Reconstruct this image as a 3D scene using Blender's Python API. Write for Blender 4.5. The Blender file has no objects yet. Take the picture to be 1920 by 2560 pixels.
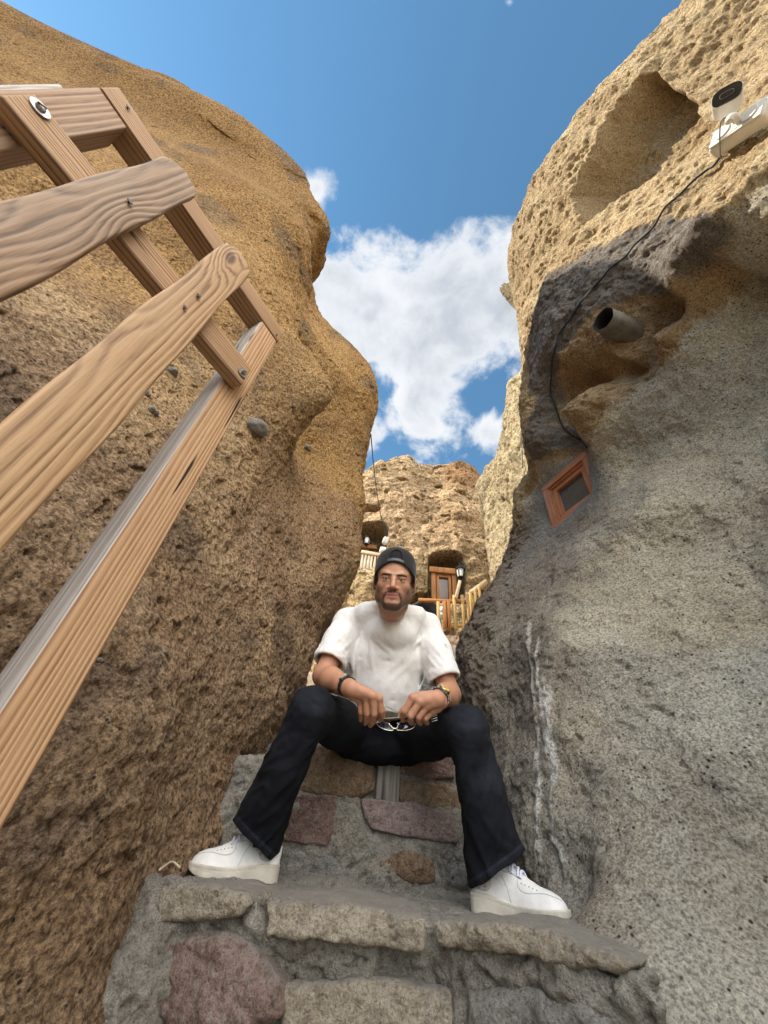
import bpy, bmesh, math, random
import numpy as np
from mathutils import Vector, Matrix
random.seed(7)
RNG = np.random.default_rng(7)
# ------------------------------------------------------------------ camera
F = 936.0; TH = math.radians(40.6); RO = math.radians(5.5)
FW = np.array([0, math.cos(TH), math.sin(TH)]); R0 = np.array([1., 0, 0]); U0 = np.cross(R0, FW)
RT = math.cos(RO)*R0 + math.sin(RO)*U0; UP = -math.sin(RO)*R0 + math.cos(RO)*U0
cam_d = bpy.data.cameras.new('camera'); cam = bpy.data.objects.new('camera', cam_d)
bpy.context.scene.collection.objects.link(cam)
cam_d.sensor_fit = 'VERTICAL'; cam_d.sensor_height = 34.6; cam_d.sensor_width = 26
cam_d.lens = F/2560*34.6; cam_d.clip_start = 0.01; cam_d.clip_end = 3000
M = Matrix(((RT[0], UP[0], -FW[0], 0), (RT[1], UP[1], -FW[1], 0), (RT[2], UP[2], -FW[2], 0), (0, 0, 0, 1)))
cam.matrix_world = M
bpy.context.scene.camera = cam
# ------------------------------------------------------------------ sky and sun
SUN_AZ = math.radians(-97); SUN_EL = math.radians(38)      # azimuth from +Y towards +X
sun_dir = Vector((math.sin(SUN_AZ)*math.cos(SUN_EL), math.cos(SUN_AZ)*math.cos(SUN_EL), math.sin(SUN_EL)))
sl = bpy.data.lights.new('sun', 'SUN'); sl.energy = 4.6; sl.angle = math.radians(0.5); sl.color = (1, 0.90, 0.74)
so = bpy.data.objects.new('sun', sl); bpy.context.scene.collection.objects.link(so)
so.rotation_euler = sun_dir.to_track_quat('Z', 'Y').to_euler(); so.location = (-20, 0, 30)
sc = bpy.context.scene
sc.view_settings.view_transform = 'Standard'; sc.view_settings.look = 'None'
sc.view_settings.exposure = 0.95; sc.view_settings.gamma = 1.0
sc.cycles.max_bounces = 8; sc.cycles.diffuse_bounces = 5; sc.cycles.transparent_max_bounces = 8
sc.cycles.use_denoising = True

def ray(px, py): return FW*F + RT*(px-960) + UP*(1280-py)
def PY(px, py, Y): r = ray(px, py); return r*(Y/r[1])
def PZ(px, py, z): r = ray(px, py); return r*(z/r[2])
def PD(px, py, d): return ray(px, py)*(d/F)
def PX(px, py, x): r = ray(px, py); return r*(x/r[0])

class NT:
    def __init__(s, tree): s.t = tree
    def n(s, typ, ins=None, **kw):
        nd = s.t.nodes.new('ShaderNode'+typ)
        for k, v in kw.items(): setattr(nd, k, v)
        for k, v in (ins or {}).items():
            if isinstance(v, bpy.types.NodeSocket): s.t.links.new(v, nd.inputs[k])
            else: nd.inputs[k].default_value = v
        return nd
    def math(s, op, a, b=None, c=None, clamp=False):
        ins = {0: a}
        if b is not None: ins[1] = b
        if c is not None: ins[2] = c
        return s.n('Math', ins, operation=op, use_clamp=clamp).outputs[0]
    def vm(s, op, a, b=None):
        ins = {0: a}
        if b is not None: ins[1] = b
        return s.n('VectorMath', ins, operation=op)
    def mix(s, f, a, b, mode='MIX'):
        nd = s.t.nodes.new('ShaderNodeMix'); nd.data_type = 'RGBA'; nd.blend_type = mode
        for i, v in ((0, f), (6, a), (7, b)):
            if isinstance(v, bpy.types.NodeSocket): s.t.links.new(v, nd.inputs[i])
            else:
                nd.inputs[i].default_value = v if i == 0 else (tuple(v)+(1,) if len(v) == 3 else v)
        return nd.outputs[2]
    def ramp(s, f, stops):
        nd = s.t.nodes.new('ShaderNodeValToRGB'); e = nd.color_ramp.elements
        while len(e) < len(stops): e.new(0.5)
        for i, (p, c) in enumerate(stops):
            e[i].position = p; e[i].color = (c, c, c, 1) if isinstance(c, (int, float)) else tuple(c)+(1,)
        s.t.links.new(f, nd.inputs[0]); return nd.outputs[0]
    def noise(s, vec, scale, detail=4, rough=0.5, dist=0.0):
        return s.n('TexNoise', {'Vector': vec, 'Scale': scale, 'Detail': detail, 'Roughness': rough, 'Distortion': dist}).outputs[0]
    def vor(s, vec, scale, feature='F1', rnd=1.0):
        return s.n('TexVoronoi', {'Vector': vec, 'Scale': scale, 'Randomness': rnd}, feature=feature).outputs['Distance']

w = bpy.data.worlds.new('World'); sc.world = w; w.use_nodes = True
g = NT(w.node_tree); w.node_tree.nodes.clear()
sky = g.n('TexSky', sky_type='NISHITA', sun_disc=False, sun_elevation=SUN_EL, sun_rotation=SUN_AZ, altitude=1800, air_density=1.0, dust_density=0.3, ozone_density=1.3)
SKYV = sky.outputs[0]
dirv = g.vm('NORMALIZE', g.n('TexCoord').outputs['Generated']).outputs[0]
def cdir(px, py): v = ray(px, py); return tuple(v/np.linalg.norm(v))
def cblob(px, py, rad):      # 1 at the centre of a patch of sky, 0 at its edge
    dt = g.vm('DISTANCE', dirv, cdir(px, py)).outputs['Value']
    return g.math('SUBTRACT', 1.0, g.math('DIVIDE', dt, rad))
mx = cblob(1000, 880, 0.29)
for b in ((900, 740, 0.20), (1140, 800, 0.23), (1040, 1010, 0.22), (1270, 760, 0.2), (920, 1080, 0.12), (790, 480, 0.07), (1215, 1075, 0.08)):
    mx = g.math('MAXIMUM', mx, cblob(*b))
cv = g.vm('MULTIPLY', dirv, (1, 1, 1.15)).outputs[0]
n1 = g.noise(cv, 4.2, 9, 0.58, 0.35)
n2 = g.noise(cv, 11.0, 7, 0.6, 0.4)
lob = g.vor(g.vm('ADD', cv, g.vm('SCALE', g.n('TexNoise', {'Vector': cv, 'Scale': 9.0, 'Detail': 4.0}).outputs[1]).outputs[0]).outputs[0], 9.0)
dens = g.math('ADD', g.math('MULTIPLY', mx, 1.15), g.math('MULTIPLY', g.math('SUBTRACT', n1, 0.55), 2.6))
dens = g.math('ADD', dens, g.math('MULTIPLY', g.math('SUBTRACT', n2, 0.5), 1.1))
dens = g.math('MULTIPLY', dens, g.math('GREATER_THAN', mx, -0.15))
cov = g.n('MapRange', {0: dens, 1: 0.14, 2: 0.60}, interpolation_type='SMOOTHSTEP').outputs[0]
# over-bright cloud bank added out of view behind the viewer, fill light for the alley
bk = g.vm('DOT_PRODUCT', dirv, tuple(Vector((0.20, -0.76, 0.60)).normalized())).outputs['Value']
bcov = g.n('MapRange', {0: g.math('ADD', bk, g.math('MULTIPLY', g.math('SUBTRACT', n1, 0.5), 1.1)), 1: 0.74, 2: 1.02}, interpolation_type='SMOOTHSTEP').outputs[0]
shade = g.noise(g.vm('ADD', cv, (0.03, 0, -0.06)).outputs[0], 5.5, 7, 0.55, 0.3)
thick = g.n('MapRange', {0: dens, 1: 0.3, 2: 1.3}).outputs[0]
body = g.math('SUBTRACT', 1.0, g.math('MULTIPLY', thick, g.ramp(shade, [(0.40, 1.0), (0.62, 0.05)])))
ccol = g.mix(body, (0.46, 0.50, 0.57), (0.88, 0.91, 0.95))
skyc = g.mix(1.0, SKYV, (0.98, 1.40, 1.34), 'MULTIPLY')     # clear, slightly cyan mountain air
CLOUD_GAIN = 5.1
c1 = g.mix(cov, skyc, g.vm('SCALE', ccol).outputs[0])
c1.node.inputs[7].links[0].from_node.inputs[3].default_value = CLOUD_GAIN
c2 = g.mix(bcov, c1, (38.0, 36.3, 34.2))
bg = g.n('Background', {'Color': c2, 'Strength': 0.11})
out = g.n('OutputWorld', {'Surface': bg.outputs[0]})

# ------------------------------------------------------------------ noise and fields
_P = np.random.default_rng(3).permutation(256); _P = np.concatenate([_P, _P, _P])
_G = np.random.default_rng(4).normal(size=(256, 3)); _G /= np.linalg.norm(_G, axis=1)[:, None]; _G = _G.astype(np.float32)
def perlin(p):
    p = np.asarray(p, np.float32); sh = p.shape[:-1]; p = p.reshape(-1, 3)
    i = np.floor(p).astype(np.int64); f = p-i; i &= 255
    u = f*f*f*(f*(f*6-15)+10); out = 0
    for dx in (0, 1):
        wx = u[:, 0] if dx else 1-u[:, 0]
        a = _P[i[:, 0]+dx]
        for dy in (0, 1):
            wy = u[:, 1] if dy else 1-u[:, 1]
            b = _P[a+i[:, 1]+dy]
            for dz in (0, 1):
                wz = u[:, 2] if dz else 1-u[:, 2]
                gg = _G[_P[b+i[:, 2]+dz]]
                out = out + wx*wy*wz*(gg[:, 0]*(f[:, 0]-dx)+gg[:, 1]*(f[:, 1]-dy)+gg[:, 2]*(f[:, 2]-dz))
    return (out*1.5).reshape(sh)
def fbm(p, octv=4, gain=0.5, lac=2.03):
    p = np.asarray(p, np.float32); s = 0; a = 1
    for k in range(octv): s = s+a*perlin(p+17.3*k); p = p*lac; a *= gain
    return s
def ridg(p, octv=4, gain=0.5):
    p = np.asarray(p, np.float32); s = 0; a = 1
    for k in range(octv): s = s+a*(1-2*np.abs(perlin(p+9.1*k))); p = p*2.07; a *= gain
    return s
def sst(a, b, x): t = np.clip((x-a)/(b-a), 0, 1); return t*t*(3-2*t)

class TPS:
    def __init__(s, pts, lam=0.0):
        P = np.array(pts, float); s.c = P[:, :2]; n = len(P)
        r = np.linalg.norm(s.c[:, None]-s.c[None], axis=2); K = s.phi(r)+lam*np.eye(n)
        A = np.zeros((n+3, n+3)); A[:n, :n] = K; A[:n, n] = 1; A[:n, n+1:] = s.c; A[n:, :n] = A[:n, n:].T
        b = np.zeros(n+3); b[:n] = P[:, 2]; s.w = np.linalg.solve(A, b)
    @staticmethod
    def phi(r): return np.where(r > 1e-9, r*r*np.log(r+1e-12), 0)
    def __call__(s, a, b):
        a = np.asarray(a, float); sh = a.shape; q = np.stack([a.ravel(), np.asarray(b, float).ravel()], 1); n = len(s.c)
        o = s.w[n]+q@s.w[n+1:]
        for i in range(n): o += s.w[i]*s.phi(np.hypot(q[:, 0]-s.c[i, 0], q[:, 1]-s.c[i, 1]))
        return o.reshape(sh)

# ------------------------------------------------------------------ object helpers
COL = sc.collection
def tag(o, label=None, cat=None, group=None, kind=None):
    if label: o['label'] = label
    if cat: o['category'] = cat
    if group: o['group'] = group
    if kind: o['kind'] = kind
    return o
def empty(name, loc, label=None, cat=None, group=None, kind=None, rz=0):
    o = bpy.data.objects.new(name, None); o.location = tuple(loc); o.rotation_euler.z = rz; o.empty_display_size = 0.1
    COL.objects.link(o); return tag(o, label, cat, group, kind)
def mesh_obj(name, V, Fc, mat, parent=None, smooth=True, attrs=None, world=True):
    """V in world coordinates; under a parent the mesh is stored relative to it"""
    V = np.array(V, dtype=np.float32)
    me = bpy.data.meshes.new(name)
    if parent is not None and world:
        mi = np.array(wm(parent).inverted()); V = V@mi[:3, :3].T.astype(np.float32)+mi[:3, 3].astype(np.float32)
    if isinstance(Fc, np.ndarray):
        nf, k = Fc.shape
        me.vertices.add(len(V)); me.vertices.foreach_set('co', V.ravel())
        me.loops.add(nf*k); me.loops.foreach_set('vertex_index', Fc.astype(np.int32).ravel())
        me.polygons.add(nf); me.polygons.foreach_set('loop_start', np.arange(0, nf*k, k, dtype=np.int32))
        me.update(calc_edges=True)
    else:
        me.from_pydata([tuple(map(float, v)) for v in V], [], [tuple(f) for f in Fc]); me.update()
    me.polygons.foreach_set('use_smooth', np.full(len(me.polygons), smooth, dtype=bool))
    for k, a in (attrs or {}).items():
        a = np.asarray(a, np.float32)
        if a.ndim == 1: at = me.attributes.new(k, 'FLOAT', 'POINT'); at.data.foreach_set('value', a)
        else:
            at = me.attributes.new(k, 'FLOAT_COLOR', 'POINT')
            at.data.foreach_set('color', np.concatenate([a[:, :3], np.ones((len(a), 1), np.float32)], 1).ravel())
    me.materials.append(mat)
    o = bpy.data.objects.new(name, me); COL.objects.link(o)
    if parent is not None: o.parent = parent
    return o
def wm(o):
    m = Matrix.LocRotScale(o.location, o.rotation_euler, o.scale)
    return wm(o.parent)@m if o.parent else m
def grid_faces(nu, nv, flip=False):
    i = np.arange(nu*nv).reshape(nu, nv)
    q = np.stack([i[:-1, :-1], i[1:, :-1], i[1:, 1:], i[:-1, 1:]], -1).reshape(-1, 4)
    return q[:, ::-1] if flip else q
def frame(zax, xhint):
    z = np.array(zax, float); z /= np.linalg.norm(z); x = np.array(xhint, float); x = x-z*(x@z); x /= np.linalg.norm(x)
    return np.stack([x, np.cross(z, x), z], 1)
def bevel_box(sx, sy, sz, bev=0.004, seg=2, cuts=0):
    bm = bmesh.new(); bmesh.ops.create_cube(bm, size=1)
    for v in bm.verts: v.co = (v.co.x*sx, v.co.y*sy, v.co.z*sz)
    if bev: bmesh.ops.bevel(bm, geom=list(bm.edges), offset=bev, segments=seg, affect='EDGES', profile=0.6)
    return bm
def bm_obj(name, bm, mat, parent=None, mw=None, smooth=True, sharp=None):
    """bmesh placed with world matrix mw"""
    me = bpy.data.meshes.new(name); bm.normal_update(); bm.to_mesh(me); bm.free(); me.materials.append(mat)
    for p in me.polygons: p.use_smooth = smooth
    o = bpy.data.objects.new(name, me); COL.objects.link(o)
    if parent is not None: o.parent = parent
    if mw is not None:
        m = Matrix(mw) if not isinstance(mw, Matrix) else mw
        if parent is not None: m = wm(parent).inverted()@m
        l, q, s_ = m.decompose(); o.location = l; o.rotation_euler = q.to_euler(); o.scale = s_
    if sharp is not None and smooth:
        try: me.set_sharp_from_angle(angle=math.radians(sharp))
        except Exception: pass
    return o
def mat4(R, t):
    m = Matrix.Identity(4)
    for i in range(3):
        for j in range(3): m[i][j] = float(R[i][j])
        m[i][3] = float(t[i])
    return m
def tube(pts, rad, seg=8, closed=False, cap=True):
    P = np.array(pts, float); n = len(P); rad = np.broadcast_to(np.asarray(rad, float), (n,))
    T = np.gradient(P, axis=0) if not closed else (np.roll(P, -1, 0)-np.roll(P, 1, 0)); T /= np.linalg.norm(T, axis=1)[:, None]+1e-12
    nrm = np.array([0, 0, 1.0]) if abs(T[0, 2]) < .9 else np.array([1., 0, 0]); V = []
    for i in range(n):
        nrm = nrm-T[i]*(nrm@T[i]); nrm /= np.linalg.norm(nrm); b = np.cross(T[i], nrm)
        for k in range(seg):
            a = 2*math.pi*k/seg; V.append(P[i]+rad[i]*(math.cos(a)*nrm+math.sin(a)*b))
    Fc = []
    m = n if closed else n-1
    for i in range(m):
        for k in range(seg):
            j = (i+1) % n
            Fc.append((i*seg+k, i*seg+(k+1) % seg, j*seg+(k+1) % seg, j*seg+k))
    if cap and not closed: Fc.append(tuple(range(seg))[::-1]); Fc.append(tuple((n-1)*seg+k for k in range(seg)))
    return V, Fc
def spline(pts, n=8):
    P = np.array(pts, float); Q = np.vstack([2*P[0]-P[1], P, 2*P[-1]-P[-2]]); o = []
    for i in range(1, len(Q)-2):
        for t in np.linspace(0, 1, n, endpoint=False):
            a, b, c, d = Q[i-1], Q[i], Q[i+1], Q[i+2]
            o.append(0.5*((2*b)+(-a+c)*t+(2*a-5*b+4*c-d)*t*t+(-a+3*b-3*c+d)*t**3))
    o.append(P[-1]); return np.array(o)

class SDF:
    def __init__(s, lo, hi, h):
        s.lo = np.array(lo, float); s.h = h; s.n = np.ceil((np.array(hi)-s.lo)/h).astype(int)+1
        s.d = np.full(s.n, 1.0, np.float32)
    def blk(s, lo, hi, pad):
        a = np.clip(np.floor((np.array(lo)-pad-s.lo)/s.h).astype(int), 0, s.n); b = np.clip(np.ceil((np.array(hi)+pad-s.lo)/s.h).astype(int)+1, 0, s.n)
        if (b <= a).any(): return None, None
        sl_ = tuple(slice(i, j) for i, j in zip(a, b))
        ax = [s.lo[i]+s.h*np.arange(a[i], b[i]) for i in range(3)]
        return sl_, np.stack(np.meshgrid(*ax, indexing='ij'), -1).astype(np.float32)
    def apply(s, lo, hi, fn, k=0.01, op='add'):
        sl_, p = s.blk(lo, hi, k+3*s.h)
        if sl_ is None: return
        v = fn(p).astype(np.float32); d = s.d[sl_]
        if op == 'add':
            hh = np.clip(0.5+0.5*(d-v)/k, 0, 1); s.d[sl_] = d*(1-hh)+v*hh-k*hh*(1-hh)
        elif op == 'sub':
            v = -v; hh = np.clip(0.5-0.5*(d-v)/k, 0, 1); s.d[sl_] = d*(1-hh)+v*hh+k*hh*(1-hh)
    def cone(s, a, b, ra, rb, k=0.01, op='add'):
        a = np.array(a, np.float32); b = np.array(b, np.float32); m = max(ra, rb)
        ba = b-a; l2 = float(ba@ba)+1e-12
        def fn(p):
            t = np.clip(((p-a)@ba)/l2, 0, 1)[..., None]
            return np.linalg.norm(p-a-ba*t, axis=-1)-(ra+(rb-ra)*t[..., 0])
        s.apply(np.minimum(a, b)-m, np.maximum(a, b)+m, fn, k, op)
    def chain(s, pts, rad, k=0.01, op='add'):
        for i in range(len(pts)-1): s.cone(pts[i], pts[i+1], rad[i], rad[i+1], k, op)
    def ell(s, c, r, R=None, k=0.01, op='add'):
        c = np.array(c, np.float32); r = np.array(r, np.float32); R = np.eye(3) if R is None else R; R = np.asarray(R, np.float32)
        def fn(p):
            q = (p-c)@R; k0 = np.linalg.norm(q/r, axis=-1); k1 = np.linalg.norm(q/(r*r), axis=-1); return k0*(k0-1)/(k1+1e-6)
        m = float(r.max()); s.apply(c-m, c+m, fn, k, op)
    def box(s, c, hsz, R=None, rnd=0.005, k=0.005, op='add'):
        c = np.array(c, np.float32); hs = np.array(hsz, np.float32)-rnd; R = np.eye(3) if R is None else R; R = np.asarray(R, np.float32)
        def fn(p):
            q = np.abs((p-c)@R)-hs; return np.linalg.norm(np.maximum(q, 0), axis=-1)+np.minimum(q.max(-1), 0)-rnd
        m = float(np.linalg.norm(hsz)); s.apply(c-m, c+m, fn, k, op)
    def mesh(s):
        d = s.d.copy(); d[0] = d[-1] = 1; d[:, 0] = d[:, -1] = 1; d[:, :, 0] = d[:, :, -1] = 1
        neg = d < 0; nx, ny, nz = d.shape
        cs = np.zeros((nx-1, ny-1, nz-1), np.int8)
        for i in (0, 1):
            for j in (0, 1):
                for k in (0, 1): cs += neg[i:nx-1+i, j:ny-1+j, k:nz-1+k]
        act = (cs > 0) & (cs < 8); idx = np.argwhere(act); vid = np.full(act.shape, -1, np.int64); vid[act] = np.arange(len(idx))
        acc = np.zeros((len(idx), 3)); cnt = np.zeros(len(idx)); c8 = {}
        for i in (0, 1):
            for j in (0, 1):
                for k in (0, 1): c8[i, j, k] = d[idx[:, 0]+i, idx[:, 1]+j, idx[:, 2]+k]
        for ax in range(3):
            for a in (0, 1):
                for b in (0, 1):
                    c0 = [0, 0, 0]; o = [q for q in range(3) if q != ax]; c0[o[0]] = a; c0[o[1]] = b; c1 = list(c0); c1[ax] = 1
                    d0 = c8[tuple(c0)]; d1 = c8[tuple(c1)]; m = (d0 < 0) != (d1 < 0); t = np.where(m, d0/(d0-d1+1e-12), 0)
                    pt = np.tile(np.array(c0, float), (len(idx), 1)); pt[:, ax] = t
                    acc[m] += pt[m]; cnt[m] += 1
        V = s.lo+(idx+acc/cnt[:, None])*s.h
        Q = []
        for ax in range(3):
            o = [q for q in range(3) if q != ax]
            a = np.moveaxis(neg, ax, 0); cr = a[:-1] != a[1:]; fl = a[:-1]
            e = np.argwhere(cr); e = e[(e[:, 1] > 0) & (e[:, 2] > 0)]
            sgn = fl[e[:, 0], e[:, 1], e[:, 2]]
            full = np.zeros((len(e), 3), int); full[:, ax] = e[:, 0]; full[:, o[0]] = e[:, 1]; full[:, o[1]] = e[:, 2]
            def cell(da, db):
                f2 = full.copy(); f2[:, o[0]] -= da; f2[:, o[1]] -= db; return vid[f2[:, 0], f2[:, 1], f2[:, 2]]
            q = np.stack([cell(0, 0), cell(1, 0), cell(1, 1), cell(0, 1)], 1)
            rev = sgn if ax != 1 else ~sgn
            q[rev] = q[rev][:, ::-1]; Q.append(q[:, ::-1])
        Q = np.concatenate(Q); Q = Q[(Q >= 0).all(1)]
        return V, Q
def vnormals(V, Q):
    n = np.zeros_like(V); fn = np.cross(V[Q[:, 2]]-V[Q[:, 0]], V[Q[:, 3]]-V[Q[:, 1]])
    for k in range(4):
        for j in range(3): n[:, j] += np.bincount(Q[:, k], fn[:, j], len(V))
    return n/(np.linalg.norm(n, axis=1)[:, None]+1e-12)
def relax(V, Q, it=2, lam=0.5):
    c = 2.0*np.bincount(Q.ravel(), minlength=len(V))
    for _ in range(it):
        s_ = np.zeros_like(V)
        for k in range(4):
            w_ = V[Q[:, (k+1) % 4]]+V[Q[:, (k+3) % 4]]
            for j in range(3): s_[:, j] += np.bincount(Q[:, k], w_[:, j], len(V))
        V = V+lam*(s_/c[:, None]-V)
    return V
def inpoly(x, y, poly):
    r = np.zeros(np.shape(x), bool); n = len(poly)
    for i in range(n):
        x0, y0 = poly[i]; x1, y1 = poly[(i+1) % n]
        c = ((y0 > y) != (y1 > y)) & (x < (x1-x0)*(y-y0)/(y1-y0+1e-12)+x0); r ^= c
    return r
def sdpoly(x, y, poly):
    d = np.full(np.shape(x), 1e9); n = len(poly)
    for i in range(n):
        x0, y0 = poly[i]; x1, y1 = poly[(i+1) % n]; ex, ey = x1-x0, y1-y0
        t = np.clip(((x-x0)*ex+(y-y0)*ey)/(ex*ex+ey*ey+1e-12), 0, 1); d = np.minimum(d, np.hypot(x-x0-t*ex, y-y0-t*ey))
    return np.where(inpoly(x, y, poly), -d, d)
def sdline(x, y, pl):
    d = np.full(np.shape(x), 1e9)
    for i in range(len(pl)-1):
        x0, y0 = pl[i]; x1, y1 = pl[i+1]; ex, ey = x1-x0, y1-y0
        t = np.clip(((x-x0)*ex+(y-y0)*ey)/(ex*ex+ey*ey+1e-12), 0, 1); d = np.minimum(d, np.hypot(x-x0-t*ex, y-y0-t*ey))
    return d
# ------------------------------------------------------------------ materials
def new_mat(name):
    m = bpy.data.materials.new(name); m.use_nodes = True; t = m.node_tree; t.nodes.clear(); return m, NT(t)
def finish(g, col, rough=0.8, bump=None, bs=0.3, bd=0.01, spec=0.3, metal=0.0, **kw):
    ins = {'Base Color': col if isinstance(col, bpy.types.NodeSocket) else tuple(col)+(1,), 'Roughness': rough, 'Metallic': metal, 'Specular IOR Level': spec}
    ins.update(kw)
    if bump is not None: ins['Normal'] = g.n('Bump', {'Height': bump, 'Strength': bs, 'Distance': bd}).outputs[0]
    b = g.n('BsdfPrincipled', ins); g.n('OutputMaterial', {'Surface': b.outputs[0]})
def attr(g, name, out='Color'): return g.n('Attribute', attribute_name=name).outputs[out]
def rock_bump(g, co, s=1.0):
    a = g.noise(co, 9*s, 8, 0.62)
    pit = g.ramp(g.vor(g.vm('ADD', co, g.vm('SCALE', g.n('TexNoise', {'Vector': co, 'Scale': 30.0*s}).outputs[1]).outputs[0]).outputs[0], 55*s), [(0.0, 0.0), (0.34, 1.0)])
    c = g.noise(co, 120*s, 4, 0.65)
    gr = g.ramp(g.vor(co, 26*s), [(0.0, 0.0), (0.25, 1.0)])
    b = g.math('ADD', g.math('MULTIPLY', a, 1.2), g.math('MULTIPLY', pit, 0.35))
    b = g.math('ADD', b, g.math('MULTIPLY', c, 0.6))
    b = g.math('ADD', b, g.math('MULTIPLY', g.noise(co, 42*s, 7, 0.72), 1.1))
    return g.math('ADD', b, g.math('MULTIPLY', gr, 0.35)), pit, c, a
def m_rock(name, tint=(1, 1, 1), s=1.0, bs=0.9, bd=0.02, spk=0.55, spots=0.5, mott=1.0, ms=42):
    """rock whose broad colour comes from the zones of the surface; grain, specks and stains are procedural"""
    m, g = new_mat(name); co = g.n('TexCoord').outputs['Object']
    b, pit, fine, a = rock_bump(g, co, s)
    col = attr(g, 'zone')
    col = g.mix(1.0, col, tint, 'MULTIPLY')
    med = g.noise(co, ms*s, 7, 0.74)
    col = g.mix(g.ramp(med, [(0.40, .95*mott), (0.52, 0.0)]), col, g.mix(1.0, col, (0.36, 0.31, 0.28), 'MULTIPLY'))
    col = g.mix(g.ramp(med, [(0.51, 0.0), (0.64, .85*mott)]), col, g.mix(1.0, col, (1.40, 1.36, 1.28), 'MULTIPLY'))
    big = g.noise(co, 2.3*s, 6, 0.6, 0.6)
    col = g.mix(g.ramp(big, [(0.35, 0.55), (0.6, 0.0)]), col, g.mix(1.0, col, (0.60, 0.52, 0.46), 'MULTIPLY'))
    col = g.mix(g.ramp(g.noise(co, 5.1*s, 5, 0.6), [(0.5, 0.0), (0.75, 0.45)]), col, g.mix(1.0, col, (1.25, 1.18, 1.08), 'MULTIPLY'))
    col = g.mix(g.ramp(fine, [(0.36, spk), (0.52, 0.0)]), col, g.mix(1.0, col, (0.32, 0.29, 0.27), 'MULTIPLY'))
    col = g.mix(g.ramp(fine, [(0.55, 0.0), (0.72, 0.5)]), col, g.mix(1.0, col, (1.6, 1.55, 1.45), 'MULTIPLY'))
    d = g.vor(co, 48*s); rn = g.noise(co, 14*s, 3, 0.6)
    sp = g.math('MULTIPLY', g.ramp(d, [(0.15, 1.0), (0.28, 0.0)]), g.ramp(rn, [(0.48, 0.0), (0.58, spots)]))
    col = g.mix(sp, col, (0.05, 0.042, 0.035))
    finish(g, col, 0.92, b, bs, bd*1.25, spec=0.15)
    return m
def m_stone(name, c1, c2, s=1.0):
    m, g = new_mat(name); co = g.n('TexCoord').outputs['Object']
    b, pit, fine, a = rock_bump(g, co, 1.3*s)
    col = g.mix(g.ramp(g.noise(co, 7*s, 6, 0.65, 0.5), [(0.35, 0.0), (0.65, 1.0)]), c1, c2)
    col = g.mix(g.ramp(fine, [(0.34, 0.7), (0.52, 0.0)]), col, g.mix(1.0, col, (0.35, 0.32, 0.3), 'MULTIPLY'))
    col = g.mix(g.ramp(g.noise(co, 60*s, 5, 0.7), [(0.52, 0.0), (0.68, 0.55)]), col, (0.42, 0.40, 0.37))
    med = g.noise(co, 38*s, 7, 0.7)
    col = g.mix(g.ramp(med, [(0.38, .7), (0.50, 0.0)]), col, g.mix(1.0, col, (0.5, 0.46, 0.43), 'MULTIPLY'))
    col = g.mix(g.ramp(med, [(0.52, 0.0), (0.66, .5)]), col, g.mix(1.0, col, (1.35, 1.33, 1.3), 'MULTIPLY'))
    dust = g.n('Separate'+'XYZ', {0: g.n('NewGeometry').outputs['Normal']}).outputs[2]
    col = g.mix(g.ramp(g.math('ADD', dust, g.math('MULTIPLY', g.math('SUBTRACT', fine, 0.5), 0.8)), [(0.55, 0.0), (0.95, 0.75)]), col, (0.36, 0.34, 0.31))
    finish(g, col, 0.9, b, 1.0, 0.016, spec=0.2)
    return m
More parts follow.
